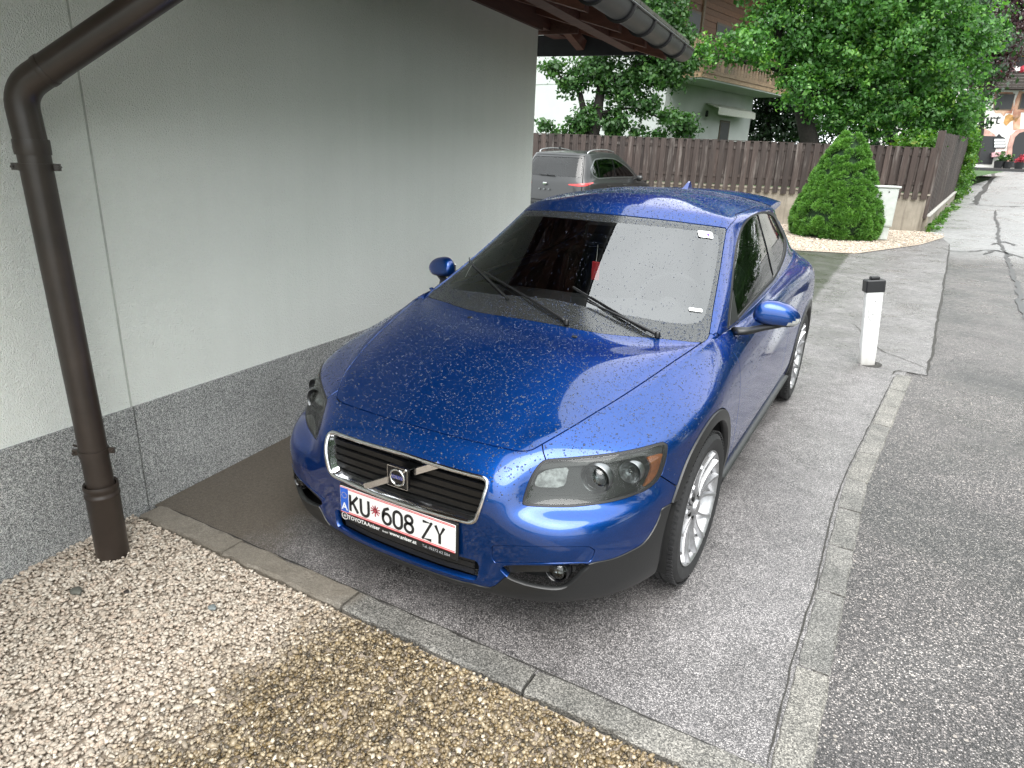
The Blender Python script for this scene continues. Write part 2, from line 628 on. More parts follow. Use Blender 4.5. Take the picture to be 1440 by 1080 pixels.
def env_materials():
    # fine washed asphalt of the driveway
    t = NT('drive_asphalt', .5)
    co = t.world()
    v = t.n.new('ShaderNodeTexVoronoi'); v.inputs['Scale'].default_value = 270; t.l.new(co, v.inputs['Vector'])
    g = t.sep(v.outputs['Color'])
    stone = t.ramp(g[0], [(0, (.085, .083, .085)), (.38, (.18, .176, .176)), (.62, (.30, .29, .285)), (.86, (.48, .465, .455)), (1, (.66, .64, .62))])
    edge = t.rng(v.outputs['Distance'], .3, .65, 1, .45)
    c = t.mix(1.0, stone, edge, 'MULTIPLY')
    big = t.noise(co, 1.3, 5, .6)
    c = t.mix(1.0, c, t.ramp(big, [(.32, (.70, .68, .68)), (.68, (1.06, 1.03, 1.04))]), 'MULTIPLY')
    med = t.noise(co, 9, 4, .6)
    c = t.mix(1.0, c, t.ramp(med, [(.3, .80), (.7, 1.10)]), 'MULTIPLY')
    # the strip under the eaves stays dry and brown with settled dust
    xyz = t.sep(co)
    line = t.math('ADD', xyz[0], t.math('MULTIPLY', xyz[1], .10))
    wob = t.math('MULTIPLY', t.math('SUBTRACT', t.noise(co, 3.0, 5), .5), .50)
    dry = t.rng(t.math('ADD', line, wob), -.95, -.70, 1, 0, True)
    near = t.rng(xyz[1], 3.0, 6.0, 1, 0)
    dry = t.math('MULTIPLY', dry, near)
    dustc = t.mix(t.noise(co, 60, 3), (.055, .044, .033), (.15, .125, .095))
    c = t.mix(t.math('MULTIPLY', dry, .88), c, dustc)
    # dark olive wet asphalt on the back part
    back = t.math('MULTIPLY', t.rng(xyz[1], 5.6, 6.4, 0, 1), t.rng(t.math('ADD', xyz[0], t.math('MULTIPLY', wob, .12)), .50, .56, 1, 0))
    olivec = t.mix(t.noise(co, 25, 4), (.030, .032, .022), (.075, .078, .060))
    c = t.mix(t.math('MULTIPLY', back, .9), c, olivec)
    wet = t.noise(co, 2.1, 4, .6)
    r = t.rng(wet, .35, .65, .22, .52)
    rr = t.mix(dry, r, (.75, .75, .75))
    t.set(Base_Color=c, Roughness=rr)
    t.p.inputs['Specular IOR Level'].default_value = .5
    hb = t.math('ADD', t.math('MULTIPLY', v.outputs['Distance'], -1.0), t.math('MULTIPLY', t.noise(co, 300, 2), .5))
    t.bump(hb, .6, .0022)
    M['drive'] = t.mat

    # old coarse road asphalt
    t = NT('road_asphalt', .5)
    co = t.world()
    xyz = t.sep(co)
    v = t.n.new('ShaderNodeTexVoronoi'); v.inputs['Scale'].default_value = 190; t.l.new(co, v.inputs['Vector'])
    v2 = t.n.new('ShaderNodeTexVoronoi'); v2.inputs['Scale'].default_value = 34; t.l.new(co, v2.inputs['Vector'])
    g = t.sep(v.outputs['Color']); g2 = t.sep(v2.outputs['Color'])
    stone = t.ramp(g[0], [(0, (.045, .043, .043)), (.5, (.10, .097, .096)), (.78, (.19, .18, .175)), (.92, (.38, .355, .335)), (1, (.56, .53, .50))])
    c = t.mix(1.0, stone, t.rng(v.outputs['Distance'], .2, .65, 1, .35), 'MULTIPLY')
    peb = t.math('MULTIPLY', t.math('GREATER_THAN', g2[0], .84), t.rng(t.math('DIVIDE', v2.outputs['Distance'], t.rng(g2[1], 0, 1, .10, .30)), .7, 1, 1, 0))
    c = t.mix(t.math('MULTIPLY', peb, .7), c, (.38, .35, .31))
    big = t.noise(co, .9, 6, .62, .6)
    c = t.mix(1.0, c, t.ramp(big, [(.30, (.60, .60, .60)), (.42, (.85, .84, .83)), (.55, (1.15, 1.10, 1.10)), (.7, (1.42, 1.38, 1.37))]), 'MULTIPLY')
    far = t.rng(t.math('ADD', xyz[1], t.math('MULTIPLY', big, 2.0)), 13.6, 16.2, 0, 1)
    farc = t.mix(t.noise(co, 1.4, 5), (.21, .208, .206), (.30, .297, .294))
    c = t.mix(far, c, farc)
    wet = t.noise(co, 1.1, 5, .6)
    r = t.rng(wet, .35, .62, .18, .5)
    t.set(Base_Color=c, Roughness=r)
    hb = t.math('ADD', t.math('MULTIPLY', v.outputs['Distance'], -1.0), t.math('MULTIPLY', t.noise(co, 220, 2), .6))
    t.bump(hb, .7, .0035)
    M['road'] = t.mat

    # granite kerb
    t = NT('kerb_granite', .6)
    co = t.world()
    xyz = t.sep(co)
    v = t.n.new('ShaderNodeTexVoronoi'); v.inputs['Scale'].default_value = 260; t.l.new(co, v.inputs['Vector'])
    g = t.sep(v.outputs['Color'])
    c = t.ramp(g[0], [(0, (.055, .054, .052)), (.4, (.145, .142, .137)), (.7, (.235, .230, .222)), (1, (.40, .39, .375))])
    c = t.mix(1.0, c, t.ramp(t.noise(co, 5, 5), [(.3, (.62, .62, .60)), (.7, (1.1, 1.08, 1.04))]), 'MULTIPLY')
    rv = t.rand()
    c = t.mix(1.0, c, t.ramp(rv, [(0, (.80, .80, .80)), (1, (1.08, 1.06, 1.02))]), 'MULTIPLY')
    dry = t.rng(t.math('ADD', xyz[0], t.math('MULTIPLY', t.noise(co, 5, 3), .3)), -.12, .0, 1, 0)
    c = t.mix(t.math('MULTIPLY', dry, .75), c, t.mix(t.noise(co, 45, 4), (.13, .112, .088), (.27, .235, .19)))
    t.set(Base_Color=c)
    t.bump(t.math('ADD', t.noise(co, 90, 4), t.math('MULTIPLY', t.noise(co, 14, 3), 2.0)), .6, .006)
    M['kerb'] = t.mat

    # pebbles: tone and hue per stone, wet beyond the drip line of the eaves
    t = NT('pebbles', .5)
    co = t.world(); xyz = t.sep(co)
    tone = t.attr('tone'); hue = t.attr('hue')
    dryc = t.ramp(tone, [(0, (.26, .225, .185)), (.08, (.41, .35, .285)), (.45, (.51, .44, .365)), (.8, (.575, .51, .43)), (1, (.68, .62, .54))])
    dryc = t.mix(t.math('MULTIPLY', t.rng(hue, .55, 1, 0, 1), .5), dryc, (.58, .44, .34))
    wetc = t.ramp(tone, [(0, (.045, .038, .028)), (.3, (.13, .10, .062)), (.6, (.24, .185, .115)), (.9, (.40, .33, .225)), (1, (.60, .53, .43))])
    wetc = t.mix(t.math('MULTIPLY', t.rng(hue, .5, 1, 0, 1), .6), wetc, (.23, .16, .07))
    wob = t.math('MULTIPLY', t.math('SUBTRACT', t.noise(co, 2.4, 5, .6), .5), .75)
    sp = t.math('MULTIPLY', t.math('SUBTRACT', hue, .5), .10)
    line = t.math('ADD', t.math('ADD', xyz[0], t.math('MULTIPLY', xyz[1], .10)), t.math('ADD', wob, sp))
    wet = t.math('MULTIPLY', t.rng(line, -.60, -.18, 0, 1, True), t.rng(xyz[1], 3, 4, 1, .15))
    grain = t.noise(co, 180, 4)
    c = t.mix(wet, dryc, wetc)
    c = t.mix(1.0, c, t.ramp(grain, [(.3, .82), (.7, 1.12)]), 'MULTIPLY')
    t.set(Base_Color=c, Roughness=t.rng(wet, 0, 1, .75, .22))
    t.bump(grain, .25, .002)
    M['pebbles'] = t.mat
    t = NT('gravel_soil', .9)
    co = t.world()
    t.set(Base_Color=t.ramp(t.noise(co, 90, 5), [(.3, (.26, .21, .16)), (.7, (.46, .39, .32))]))
    t.bump(t.noise(co, 70, 4), .8, .01)
    M['gravel_soil'] = t.mat

    # wall render and speckled plinth
    t = NT('stucco', .92)
    co = t.world()
    n1 = t.noise(co, 95, 4, .65); n2 = t.noise(co, 300, 2)
    v = t.voro(co, 170)
    xyz = t.sep(co)
    c = t.ramp(t.noise(co, .9, 5), [(.3, (.80, .825, .78)), (.7, (.86, .88, .84))])
    st = t.noise(t.mapping(co, (5, 5, .35)), 1.6, 4)
    c = t.mix(1.0, c, t.ramp(st, [(.3, .985), (.65, 1.01)]), 'MULTIPLY')
    t.set(Base_Color=c)
    h = t.math('ADD', t.math('MULTIPLY', n1, .9), t.math('ADD', t.math('MULTIPLY', v, .7), t.math('MULTIPLY', n2, .3)))
    t.bump(h, .85, .007)
    M['stucco'] = t.mat
    t = NT('plinth', .75)
    co = t.world()
    v = t.n.new('ShaderNodeTexVoronoi'); v.inputs['Scale'].default_value = 310; t.l.new(co, v.inputs['Vector'])
    g = t.sep(v.outputs['Color'])
    c = t.ramp(g[0], [(0, (.05, .052, .052)), (.25, (.175, .18, .18)), (.6, (.32, .325, .32)), (.82, (.48, .48, .47)), (1, (.70, .70, .68))])
    c = t.mix(1.0, c, t.ramp(t.noise(co, 3, 5), [(.3, .85), (.7, 1.08)]), 'MULTIPLY')
    t.set(Base_Color=c)
    t.bump(v.outputs['Distance'], .5, .003)
    M['plinth'] = t.mat
    M['joint'] = plain('joint', (.47, .49, .45), .9)

    # timbers
    def wood(name, c0, c1, axis='y', sc=1.0, rough=.65, bump=.4, drip=False):
        t = NT(name, rough)
        co = t.co()
        mp = {'x': (1.2, 22, 22), 'y': (22, 1.2, 22), 'z': (22, 22, 1.2)}[axis]
        off = t.n.new('ShaderNodeVectorMath'); off.operation = 'ADD'
        r = t.rand()
        cb = t.n.new('ShaderNodeCombineXYZ')
        t.l.new(t.math('MULTIPLY', r, 37.0), cb.inputs[0]); t.l.new(t.math('MULTIPLY', r, 91.0), cb.inputs[2])
        t.l.new(co, off.inputs[0]); t.l.new(cb.outputs[0], off.inputs[1])
        m = t.mapping(off.outputs[0], tuple(q * sc for q in mp))
        n = t.noise(m, 1.0, 6, .6, .8)
        c = t.ramp(n, [(.3, c0), (.7, c1)])
        c = t.mix(1.0, c, t.ramp(r, [(0, .68), (.8, 1.1), (1, 1.45)]), 'MULTIPLY')
        if drip:
            n2 = t.noise(t.mapping(off.outputs[0], (9, 9, .9)), 1.2, 5, .65)
            c = t.mix(t.rng(n2, .55, .78, 0, .65), c, (.26, .235, .215))
        t.set(Base_Color=c)
        t.bump(n, bump, .004)
        M[name] = t.mat
    wood('beam_wood', (.060, .022, .014), (.12, .045, .028), 'y')
    wood('soffit_wood', (.085, .036, .025), (.16, .070, .048), 'y')
    wood('rafter_wood', (.10, .040, .026), (.19, .080, .052), 'x')
    wood('fence_wood', (.026, .0175, .015), (.064, .045, .038), 'z', drip=True)
    wood('chalet_wood', (.13, .050, .020), (.30, .13, .055), 'x')
    wood('balcony_wood', (.16, .10, .055), (.30, .21, .125), 'y')
    wood('dark_wood', (.022, .016, .013), (.05, .036, .028), 'x')
    M['gutter'] = plain('gutter', (.017, .016, .017), .42, .0, var=.25, scale=14, bump=.05)
    M['pipe'] = plain('pipe', (.034, .025, .020), .38, .0, var=.22, scale=10, bump=.04)
    M['verge'] = plain('verge', (.016, .018, .022), .6, var=.3, scale=8)
    M['roof_tile'] = plain('roof_tile', (.060, .062, .045), .85, var=.5, scale=20, bump=.5)
    t = NT('concrete', .85)
    co = t.world()
    c = t.ramp(t.noise(co, 2.2, 6, .6), [(.3, (.20, .175, .14)), (.7, (.34, .305, .25))])
    st = t.noise(t.mapping(co, (7, 7, .5)), 1.3, 5, .65)
    c = t.mix(t.rng(st, .5, .75, 0, .75), c, (.085, .068, .05))
    t.set(Base_Color=c); t.bump(t.noise(co, 25, 5), .4, .01)
    M['concrete'] = t.mat
    M['concrete_light'] = plain('concrete_light', (.42, .41, .38), .8, var=.25, scale=6, bump=.2)
    M['cabinet'] = plain('cabinet', (.50, .53, .50), .5, var=.12, scale=7)
    M['post_white'] = plain('post_white', (.76, .77, .76), .42, var=.08, scale=14)
    t = NT('post_white', .42)
    co = t.co(); xyz = t.sep(co)
    n = t.noise(co, 16, 5)
    dirt = t.math('MULTIPLY', t.rng(t.math('ADD', xyz[2], t.math('MULTIPLY', n, .16)), .02, .26, 1, 0), .75)
    streak = t.rng(t.noise(t.mapping(co, (30, 30, 2.5)), 1, 4), .56, .75, 0, .35)
    c = t.mix(streak, (.76, .77, .76), (.46, .45, .41))
    t.set(Base_Color=t.mix(dirt, c, (.25, .22, .18)))
    M['post_white'] = t.mat
    M['post_black'] = plain('post_black', (.018, .018, .020), .45)
    M['scuff'] = plain('scuff', (.15, .15, .15), .7)
    t = NT('house_white', .9)
    co = t.world()
    t.set(Base_Color=t.ramp(t.noise(co, 1.2, 5), [(.3, (.49, .51, .50)), (.7, (.57, .59, .58))])); t.bump(t.noise(co, 40, 4), .3, .01)
    M['house_white'] = t.mat
    M['awning'] = plain('awning', (.62, .62, .56), .8, var=.1)
    M['window_dark'] = plain('window_dark', (.018, .019, .021), .5)
    M['window_frame'] = plain('window_frame', (.10, .075, .05), .6)
    t = NT('lawn', .9)
    co = t.world()
    t.set(Base_Color=t.ramp(t.noise(co, 20, 5), [(.3, (.02, .05, .012)), (.7, (.06, .12, .03))])); t.bump(t.noise(co, 60, 4), .8, .03)
    M['lawn'] = t.mat
    M['bark'] = plain('bark', (.016, .013, .011), .9, var=.5, scale=18, bump=.8)

    def leaf(name, stops, rough=.45, trans=.32):
        t = NT(name, rough)
        c = t.ramp(t.attr('tone'), stops)
        t.set(Base_Color=c)
        out = [q for q in t.n if q.type == 'OUTPUT_MATERIAL'][0]
        tl = t.n.new('ShaderNodeBsdfTranslucent')
        t.l.new(t.mix(1.0, c, (1.3, 1.5, .6), 'MULTIPLY'), tl.inputs[0])
        mx = t.n.new('ShaderNodeMixShader'); mx.inputs[0].default_value = trans
        t.l.new(t.p.outputs[0], mx.inputs[1]); t.l.new(tl.outputs[0], mx.inputs[2])
        t.l.new(mx.outputs[0], out.inputs[0])
        M[name] = t.mat
    leaf('leaf_apple', [(0, (.018, .05, .014)), (.6, (.045, .12, .03)), (1, (.10, .21, .045))])
    leaf('leaf_big', [(0, (.028, .085, .022)), (.5, (.070, .20, .040)), (.8, (.14, .32, .055)), (1, (.26, .42, .07))])
    leaf('leaf_dark', [(0, (.010, .026, .012)), (1, (.03, .065, .028))])
    leaf('leaf_purple', [(0, (.020, .010, .014)), (1, (.075, .032, .040))])
    leaf('leaf_ivy', [(0, (.03, .10, .012)), (.7, (.09, .22, .025)), (1, (.24, .30, .04))])
    leaf('needle', [(0, (.045, .125, .022)), (.55, (.10, .25, .036)), (1, (.18, .37, .055))], .6, .15)
    # painted inn front
    t = NT('inn_wall', .9)
    co = t.world()
    t.set(Base_Color=t.ramp(t.noise(co, .6, 5), [(.3, (.66, .65, .60)), (.7, (.78, .77, .73))]))
    M['inn_wall'] = t.mat
    t = NT('fresco', .9)
    co = t.world()
    t.set(Base_Color=t.ramp(t.noise(co, 1.6, 5), [(.3, (.30, .13, .09)), (.5, (.50, .28, .19)), (.7, (.62, .46, .33))]))
    M['fresco'] = t.mat
    M['fresco_gold'] = plain('fresco_gold', (.45, .25, .09), .9, var=.4, scale=3)
    M['fresco_pink'] = plain('fresco_pink', (.50, .30, .25), .9, var=.25, scale=3)
    M['iron'] = plain('iron', (.012, .013, .014), .5)
    M['flower_red'] = plain('flower_red', (.40, .03, .05), .7)
    M['flower_pink'] = plain('flower_pink', (.60, .35, .38), .7)
    M['flower_white'] = plain('flower_white', (.70, .68, .66), .7)
    M['tar'] = plain('tar', (.03, .03, .031), .35, var=.4, scale=20)
    M['suv_paint'] = plain('suv_paint', (.014, .015, .016), .42, .1, var=.08, scale=60, Coat_Weight=.5)
    M['puddle'] = plain('puddle', (.05, .05, .05), .08)


env_materials()

# ------------------------------------------------------------------ ground sheets


def grid_sheet(name, poly, mat, z=0.0, step=None, zf=None, kind='structure'):
    """flat sheet from an outline, triangulated; follows gz when zf"""
    bm = bmesh.new()
    vs = [bm.verts.new((p[0], p[1], 0)) for p in poly]
    f = bm.faces.new(vs)
    if zf:
        ys = sorted({round(y, 2) for y in np.arange(17, 64.5, 3.0)} | {64.0})
        for y in ys:
            geom = bm.verts[:] + bm.edges[:] + bm.faces[:]
            bmesh.ops.bisect_plane(bm, geom=geom, plane_co=(0, y, 0), plane_no=(0, 1, 0))
    bmesh.ops.triangulate(bm, faces=bm.faces)
    bmesh.ops.recalc_face_normals(bm, faces=bm.faces)
    for v in bm.verts: v.co.z = z + (zf(v.co.x, v.co.y) if zf else 0)
    for f in bm.faces:
        if f.normal.z < 0: f.normal_flip()
    me = bpy.data.meshes.new(name)
    bm.to_mesh(me); bm.free()
    me.materials.append(mat)
    o = bpy.data.objects.new(name, me)
    link(o)
    if kind: tag(o, kind=kind)
    return o


grid_sheet('ground', [(-300, -200), (300, -200), (300, 500), (-300, 500)], M['lawn'], -.06, zf=gz)
# driveway between the front kerb, the shed wall and the street
grid_sheet('driveway', [(-1.52, -.86), (1.395, -.86), (1.41, 1.4), (1.60, 3.78), (1.62, 3.93), (1.77, 3.94), (1.91, 6.94), (2.27, 15.72), (2.16, 17.0), (1.70, 14.9), (.62, 12.1),
                         (-.62, 11.6), (-2.6, 13.0), (-4.6, 15.8), (-14, 12.2), (-14, 3.7), (-2.0, 3.7)], M['drive'], 0.0)
grid_sheet('road', [(1.20, -12), (8.6, -12), (8.6, 4), (8.6, 17), (12, 30), (18, 50), (30, 63), (60, 90), (-30, 90), (-30, 51), (5.6, 51), (3.42, 38), (2.2, 24), (1.80, 19.0), (2.0, 17.6), (2.16, 17.0), (2.27, 15.72), (1.91, 6.94), (1.77, 3.94), (1.20, 3.94)], M['road'], -.004, zf=gz)
grid_sheet('gravel_bed', [(-3.2, -6), (1.28, -6), (1.28, -.96), (-1.5, -.96), (-2.2, -.96)], M['gravel_soil'], -.012)
grid_sheet('gravel_bed', [(-4.7, 15.9), (-2.6, 12.95), (-.62, 11.55), (.62, 12.05), (1.70, 14.85), (2.16, 16.95), (2.3, 18.2), (1.7, 18.35)], M['gravel_soil'], .012)
grid_sheet('garden', [(-40, 4), (-4.9, 16.2), (1.55, 18.55), (2.9, 34), (6, 52), (-40, 60)], M['lawn'], .78, zf=lambda x, y: gz(x, y) * .55)


def pebble_bed(name, n, region, size, mat, seed, layers=.012, z0=0.0, sub=1, kind='stuff'):
    rs = np.random.RandomState(seed)
    bm = bmesh.new()
    bmesh.ops.create_icosphere(bm, subdivisions=sub, radius=1)
    bm.verts.index_update()
    B = np.array([v.co[:] for v in bm.verts]); Fb = np.array([[v.index for v in f.verts] for f in bm.faces])
    bm.free()
    P = region(rs, n)
    n = len(P)
    nv = len(B)
    s = size * np.exp(rs.normal(0, .26, n))
    ax = np.stack([s * rs.uniform(.85, 1.45, n), s * rs.uniform(.62, .95, n), s * rs.uniform(.42, .72, n)], 1)
    a = rs.uniform(0, 2 * np.pi, n); ti = rs.normal(0, .26, n); tj = rs.normal(0, .26, n)
    ca, sa = np.cos(a), np.sin(a)
    V = B[None] * (1 + .16 * rs.normal(0, 1, (n, nv, 1)).clip(-1.6, 1.6)) * ax[:, None]
    x, y, z = V[..., 0], V[..., 1], V[..., 2]
    y2 = y * np.cos(ti)[:, None] - z * np.sin(ti)[:, None]; z2 = y * np.sin(ti)[:, None] + z * np.cos(ti)[:, None]
    x3 = x * np.cos(tj)[:, None] + z2 * np.sin(tj)[:, None]; z3 = -x * np.sin(tj)[:, None] + z2 * np.cos(tj)[:, None]
    X = x3 * ca[:, None] - y2 * sa[:, None] + P[:, 0:1]
    Y = x3 * sa[:, None] + y2 * ca[:, None] + P[:, 1:2]
    Z = z3 + P[:, 2:3] + z0 + rs.uniform(-layers, layers * .25, n)[:, None]
    V = np.stack([X, Y, Z], 2).reshape(-1, 3)
    F = (Fb[None] + (np.arange(n) * nv)[:, None, None]).reshape(-1, 3)
    me = bpy.data.meshes.new(name)
    me.vertices.add(len(V)); me.vertices.foreach_set('co', V.ravel())
    me.loops.add(F.size); me.loops.foreach_set('vertex_index', F.ravel().astype(np.int32))
    me.polygons.add(len(F)); me.polygons.foreach_set('loop_start', np.arange(0, F.size, 3, dtype=np.int32))
    me.polygons.foreach_set('use_smooth', np.ones(len(F), bool))
    me.update(calc_edges=True)
    for an in ('tone', 'hue'):
        at = me.attributes.new(an, 'FLOAT', 'POINT')
        at.data.foreach_set('value', np.repeat(rs.uniform(0, 1, n), nv).astype(np.float32))
    me.materials.append(mat)
    o = bpy.data.objects.new(name, me)
    link(o)
    if kind: tag(o, kind=kind)
    return o


def reg_near(rs, n):
    # denser close to the camera's view: the bed between wall and kerb
    P = np.stack([rs.uniform(-1.75, 1.25, n), rs.uniform(-2.6, -.972, n), np.zeros(n)], 1)
    wall = -1.49 - .1013 * (P[:, 1] + .9) / .9949
    m = P[:, 0] > wall + .005
    q = to_px(P)
    m &= (q[:, 1] < 1180) & (q[:, 0] > -150)
    return P[m]


tag(pebble_bed('pebbles', 64000, reg_near, .0070, M['pebbles'], 3, .012, .004, 1), 'loose rounded pebbles, dry and pale under the eaves, wet and brown outside', None, None, 'stuff')


def reg_far(rs, n):
    poly = [(-3.0, 13.6), (-.62, 11.6), (.62, 12.1), (1.70, 14.9), (2.14, 16.95), (2.25, 18.1), (1.7, 18.2), (-3.0, 16.5)]
    P = np.stack([rs.uniform(-3, 2.3, n), rs.uniform(11.5, 18.3, n), np.zeros(n)], 1)
    return P[sdf_poly(P[:, :2], poly) < -.03]


tag(pebble_bed('pebbles', 16000, reg_far, .016, M['pebbles'], 5, .015, .024, 1), 'pale gravel spread round the clipped conifer and the cabinet', None, None, 'stuff')

for (px_, py_, r, lab, c) in ((108, 831, .020, 'dark grey flat stone lying alone among pale pebbles near the downpipe', (.10, .10, .085)), (299, 854, .014, 'small blue-grey stone among pale pebbles right of the downpipe', (.17, .19, .19)),
                              (178, 832, .009, 'tiny dark brown stone on the pale pebbles below the downpipe', (.03, .022, .02))):
    p = on_z(px_, py_, .012)
    bm = bmesh.new(); bmesh.ops.create_icosphere(bm, subdivisions=3, radius=1)
    for v in bm.verts:
        k = 1 + .12 * math.sin(v.co.x * 3 + v.co.y * 4)
        v.co = Vector((v.co.x * r * 1.35 * k, v.co.y * r * k, v.co.z * r * .6))
    me = bpy.data.meshes.new('stone'); bm.to_mesh(me); bm.free()
    me.materials.append(plain('stone_' + str(px_), c, .6, var=.3, scale=50, bump=.4))
    me.polygons.foreach_set('use_smooth', [True] * len(me.polygons))
    o = bpy.data.objects.new('stone', me); o.location = tuple(p); link(o)
    tag(o, lab, 'stone', 'odd stones on the pebble bed')

# ------------------------------------------------------------------ kerbs


def kerb_run(name, a, b, width, joints, h=.10, top=.010, jit=.004):
    k = empty(name)
    tag(k, kind='structure')
    a, b = np.array(a, float), np.array(b, float)
    L = np.linalg.norm(b - a); d = (b - a) / L; nn = np.array([-d[1], d[0]])
    for s0, s1 in zip(joints[:-1], joints[1:]):
        s0 += .004 + rnd.random() * .004; s1 -= .004 + rnd.random() * .004
        m = max(3, int((s1 - s0) / .05))
        vs, fs = [], []
        rows = m + 1
        prof = [(-width / 2, -h), (-width / 2, top - .010), (-width / 2 + .009, top), (width / 2 - .009, top), (width / 2, top - .010), (width / 2, -h)]
        for i in range(rows):
            s = s0 + (s1 - s0) * i / m
            for j, (o_, z) in enumerate(prof):
                q = a + d * s + nn * (o_ + rnd.uniform(-jit, jit))
                vs.append((q[0], q[1], z + (rnd.uniform(-.0018, .0018) if z > -.05 else 0)))
        J = len(prof)
        for i in range(rows - 1):
            for j in range(J - 1): fs.append((i * J + j, i * J + j + 1, (i + 1) * J + j + 1, (i + 1) * J + j))
        fs += [tuple(range(J)), tuple((rows - 1) * J + j for j in range(J))[::-1]]
        MB().add(vs, fs).build('kerb_stone', M['kerb'], k)
    return k


kerb_run('kerb', (-1.44, -.905), (1.42, -.895), .115, [0, .57, 1.24, 2.03, 2.86], top=.012, jit=.006)
kerb_run('kerb', (1.395, -.93), (1.41, 1.4), .115, [0, .60, 1.12, 1.52, 1.93, 2.33], top=.004)
kerb_run('kerb', (1.41, 1.4), (1.60, 3.80), .125, [0, .44, 1.02, 1.48, 1.93, 2.41], top=.003)
M['dark_joint'] = plain('dark_joint', (.040, .038, .034), .9, var=.4, scale=60, bump=.5)


def crack(name, pts, w, mat, z=.005, jag=.5):
    """an irregular seam of dark filler lying on the asphalt"""
    P = catmull([(p[0], p[1]) for p in pts], 10)
    L, R = [], []
    for i in range(len(P)):
        t = P[min(i + 1, len(P) - 1)] - P[max(i - 1, 0)]
        t = t / (np.linalg.norm(t) + 1e-9); nn = np.array([-t[1], t[0]])
        wl, wr = w * (1 + rnd.uniform(-jag, jag)), w * (1 + rnd.uniform(-jag, jag))
        e = min(1, min(i, len(P) - 1 - i) / 3 + .15)
        c = P[i] + nn * rnd.uniform(-w, w) * .7
        L.append(c + nn * wl * e); R.append(c - nn * wr * e)
    n = len(P)
    vs = [(p[0], p[1], gz(p[0], p[1]) + z) for p in L] + [(p[0], p[1], gz(p[0], p[1]) + z) for p in R]
    o = MB().add(vs, [(i, n + i, n + i + 1, i + 1) for i in range(n - 1)]).build(name, mat)
    for f in o.data.polygons:
        pass
    return tag(o, kind='structure')


def pg(*L):
    return [tuple(on_z(x, y, 0)[:2]) for x, y in L]


crack('kerb_seam', [(1.335, -.84), (1.330, -.3), (1.342, .3), (1.336, .9), (1.35, 1.4), (1.394, 2.0), (1.441, 2.6), (1.488, 3.2), (1.53, 3.72)], .0030, M['dark_joint'])
crack('kerb_seam', [(-1.40, -.843), (-.6, -.842), (.2, -.838), (1.33, -.838)], .003, M['dark_joint'])
crack('slab_seam', [(1.77, 3.94), (1.84, 5.4), (1.91, 6.94), (2.10, 11.3), (2.27, 15.7)], .012, M['dark_joint'])
crack('slab_seam', pg((1200, 455), (1235, 490), (1262, 502), (1303, 518)), .004, M['dark_joint'])
crack('slab_seam', pg((1255, 527), (1264, 522), (1303, 529)), .006, M['dark_joint'])
for L, w in (([(1400, 296), (1400, 310), (1405, 322), (1404, 336), (1412, 352), (1420, 372), (1428, 396), (1437, 430), (1450, 470)], .035),
             ([(1352, 288), (1380, 289), (1410, 291), (1440, 291), (1470, 297)], .035), ([(1372, 247), (1392, 252), (1398, 262), (1390, 272), (1376, 280), (1372, 288)], .10),
             ([(1330, 352), (1360, 354), (1400, 352), (1450, 366)], .02), ([(1345, 283), (1372, 268), (1400, 266)], .05), ([(1395, 344), (1412, 340), (1430, 346)], .035), ([(1385, 358), (1400, 352), (1425, 360)], .04)):
    pts = []
    for (x, y) in L:
        q = on_z(x, y, 0)
        for _ in range(12): q = on_z(x, y, gz(q[0], q[1]))
        pts.append((q[0], q[1]))
    crack('tar_seam', pts, w, M['tar'])

# ------------------------------------------------------------------ the rendered building
shed = empty('rendered_outbuilding')
tag(shed, 'pale rendered outbuilding with speckled grey plinth and dark timber eaves', 'outbuilding')
WTOP = 2.72
s_end = 4.62          # wall corner


def wall_box(name, s0, s1, z0, z1, o0, o1, mat, parent=shed, ztop=None):
    vs = [wp(s0, o0, z0), wp(s1, o0, z0), wp(s1, o1, z0), wp(s0, o1, z0), wp(s0, o0, z1), wp(s1, o0, ztop or z1), wp(s1, o1, ztop or z1), wp(s0, o1, z1)]
    return MB().add(vs, [(0, 3, 2, 1), (4, 5, 6, 7), (0, 1, 5, 4), (1, 2, 6, 5), (2, 3, 7, 6), (3, 0, 4, 7)]).build(name, mat, parent)


wall_box('wall_panel', -9, .006, .30, WTOP, 0, -.25, M['stucco'])
wall_box('wall_panel', .018, s_end, .30, WTOP, .0, -.25, M['stucco'])
wall_box('joint_backing', -.02, .05, .0, WTOP - .01, -.0035, -.2, M['joint'])
wall_box('plinth_panel', -9, .008, -.1, .545 + .19, .012, -.2, M['plinth'], ztop=.512)
wall_box('plinth_panel', .016, s_end + .012, -.1, .512, .012, -.2, M['plinth'], ztop=.42)
# gable end wall, going back from the corner
a, b = wp(s_end, 0, 0), wp(s_end, -6, 0)
vs = [wp(s_end, -.25, -.1), wp(s_end, -6, -.1), wp(s_end - .25, -6, -.1), wp(s_end - .25, -.25, -.1)]
vs += [v + np.array([0, 0, WTOP + .1]) for v in vs]
MB().add(vs, [(0, 3, 2, 1), (4, 5, 6, 7), (0, 1, 5, 4), (1, 2, 6, 5), (2, 3, 7, 6), (3, 0, 4, 7)]).build('gable_wall', M['stucco'], shed)

# timbers of the eaves (s along the wall, out from the wall)


def beam(name, s0, s1, o0, o1, z0, z1, mat, slope=0.0, parent=shed):
    """box along the wall; slope lowers it outwards"""
    vs = []
    for z in (z0, z1):
        for s, o in ((s0, o0), (s1, o0), (s1, o1), (s0, o1)):
            vs.append(wp(s, o, z - slope * (o - o0)))
    return MB().add(vs, [(0, 3, 2, 1), (4, 5, 6, 7), (0, 1, 5, 4), (1, 2, 6, 5), (2, 3, 7, 6), (3, 0, 4, 7)]).build(name, mat, parent)


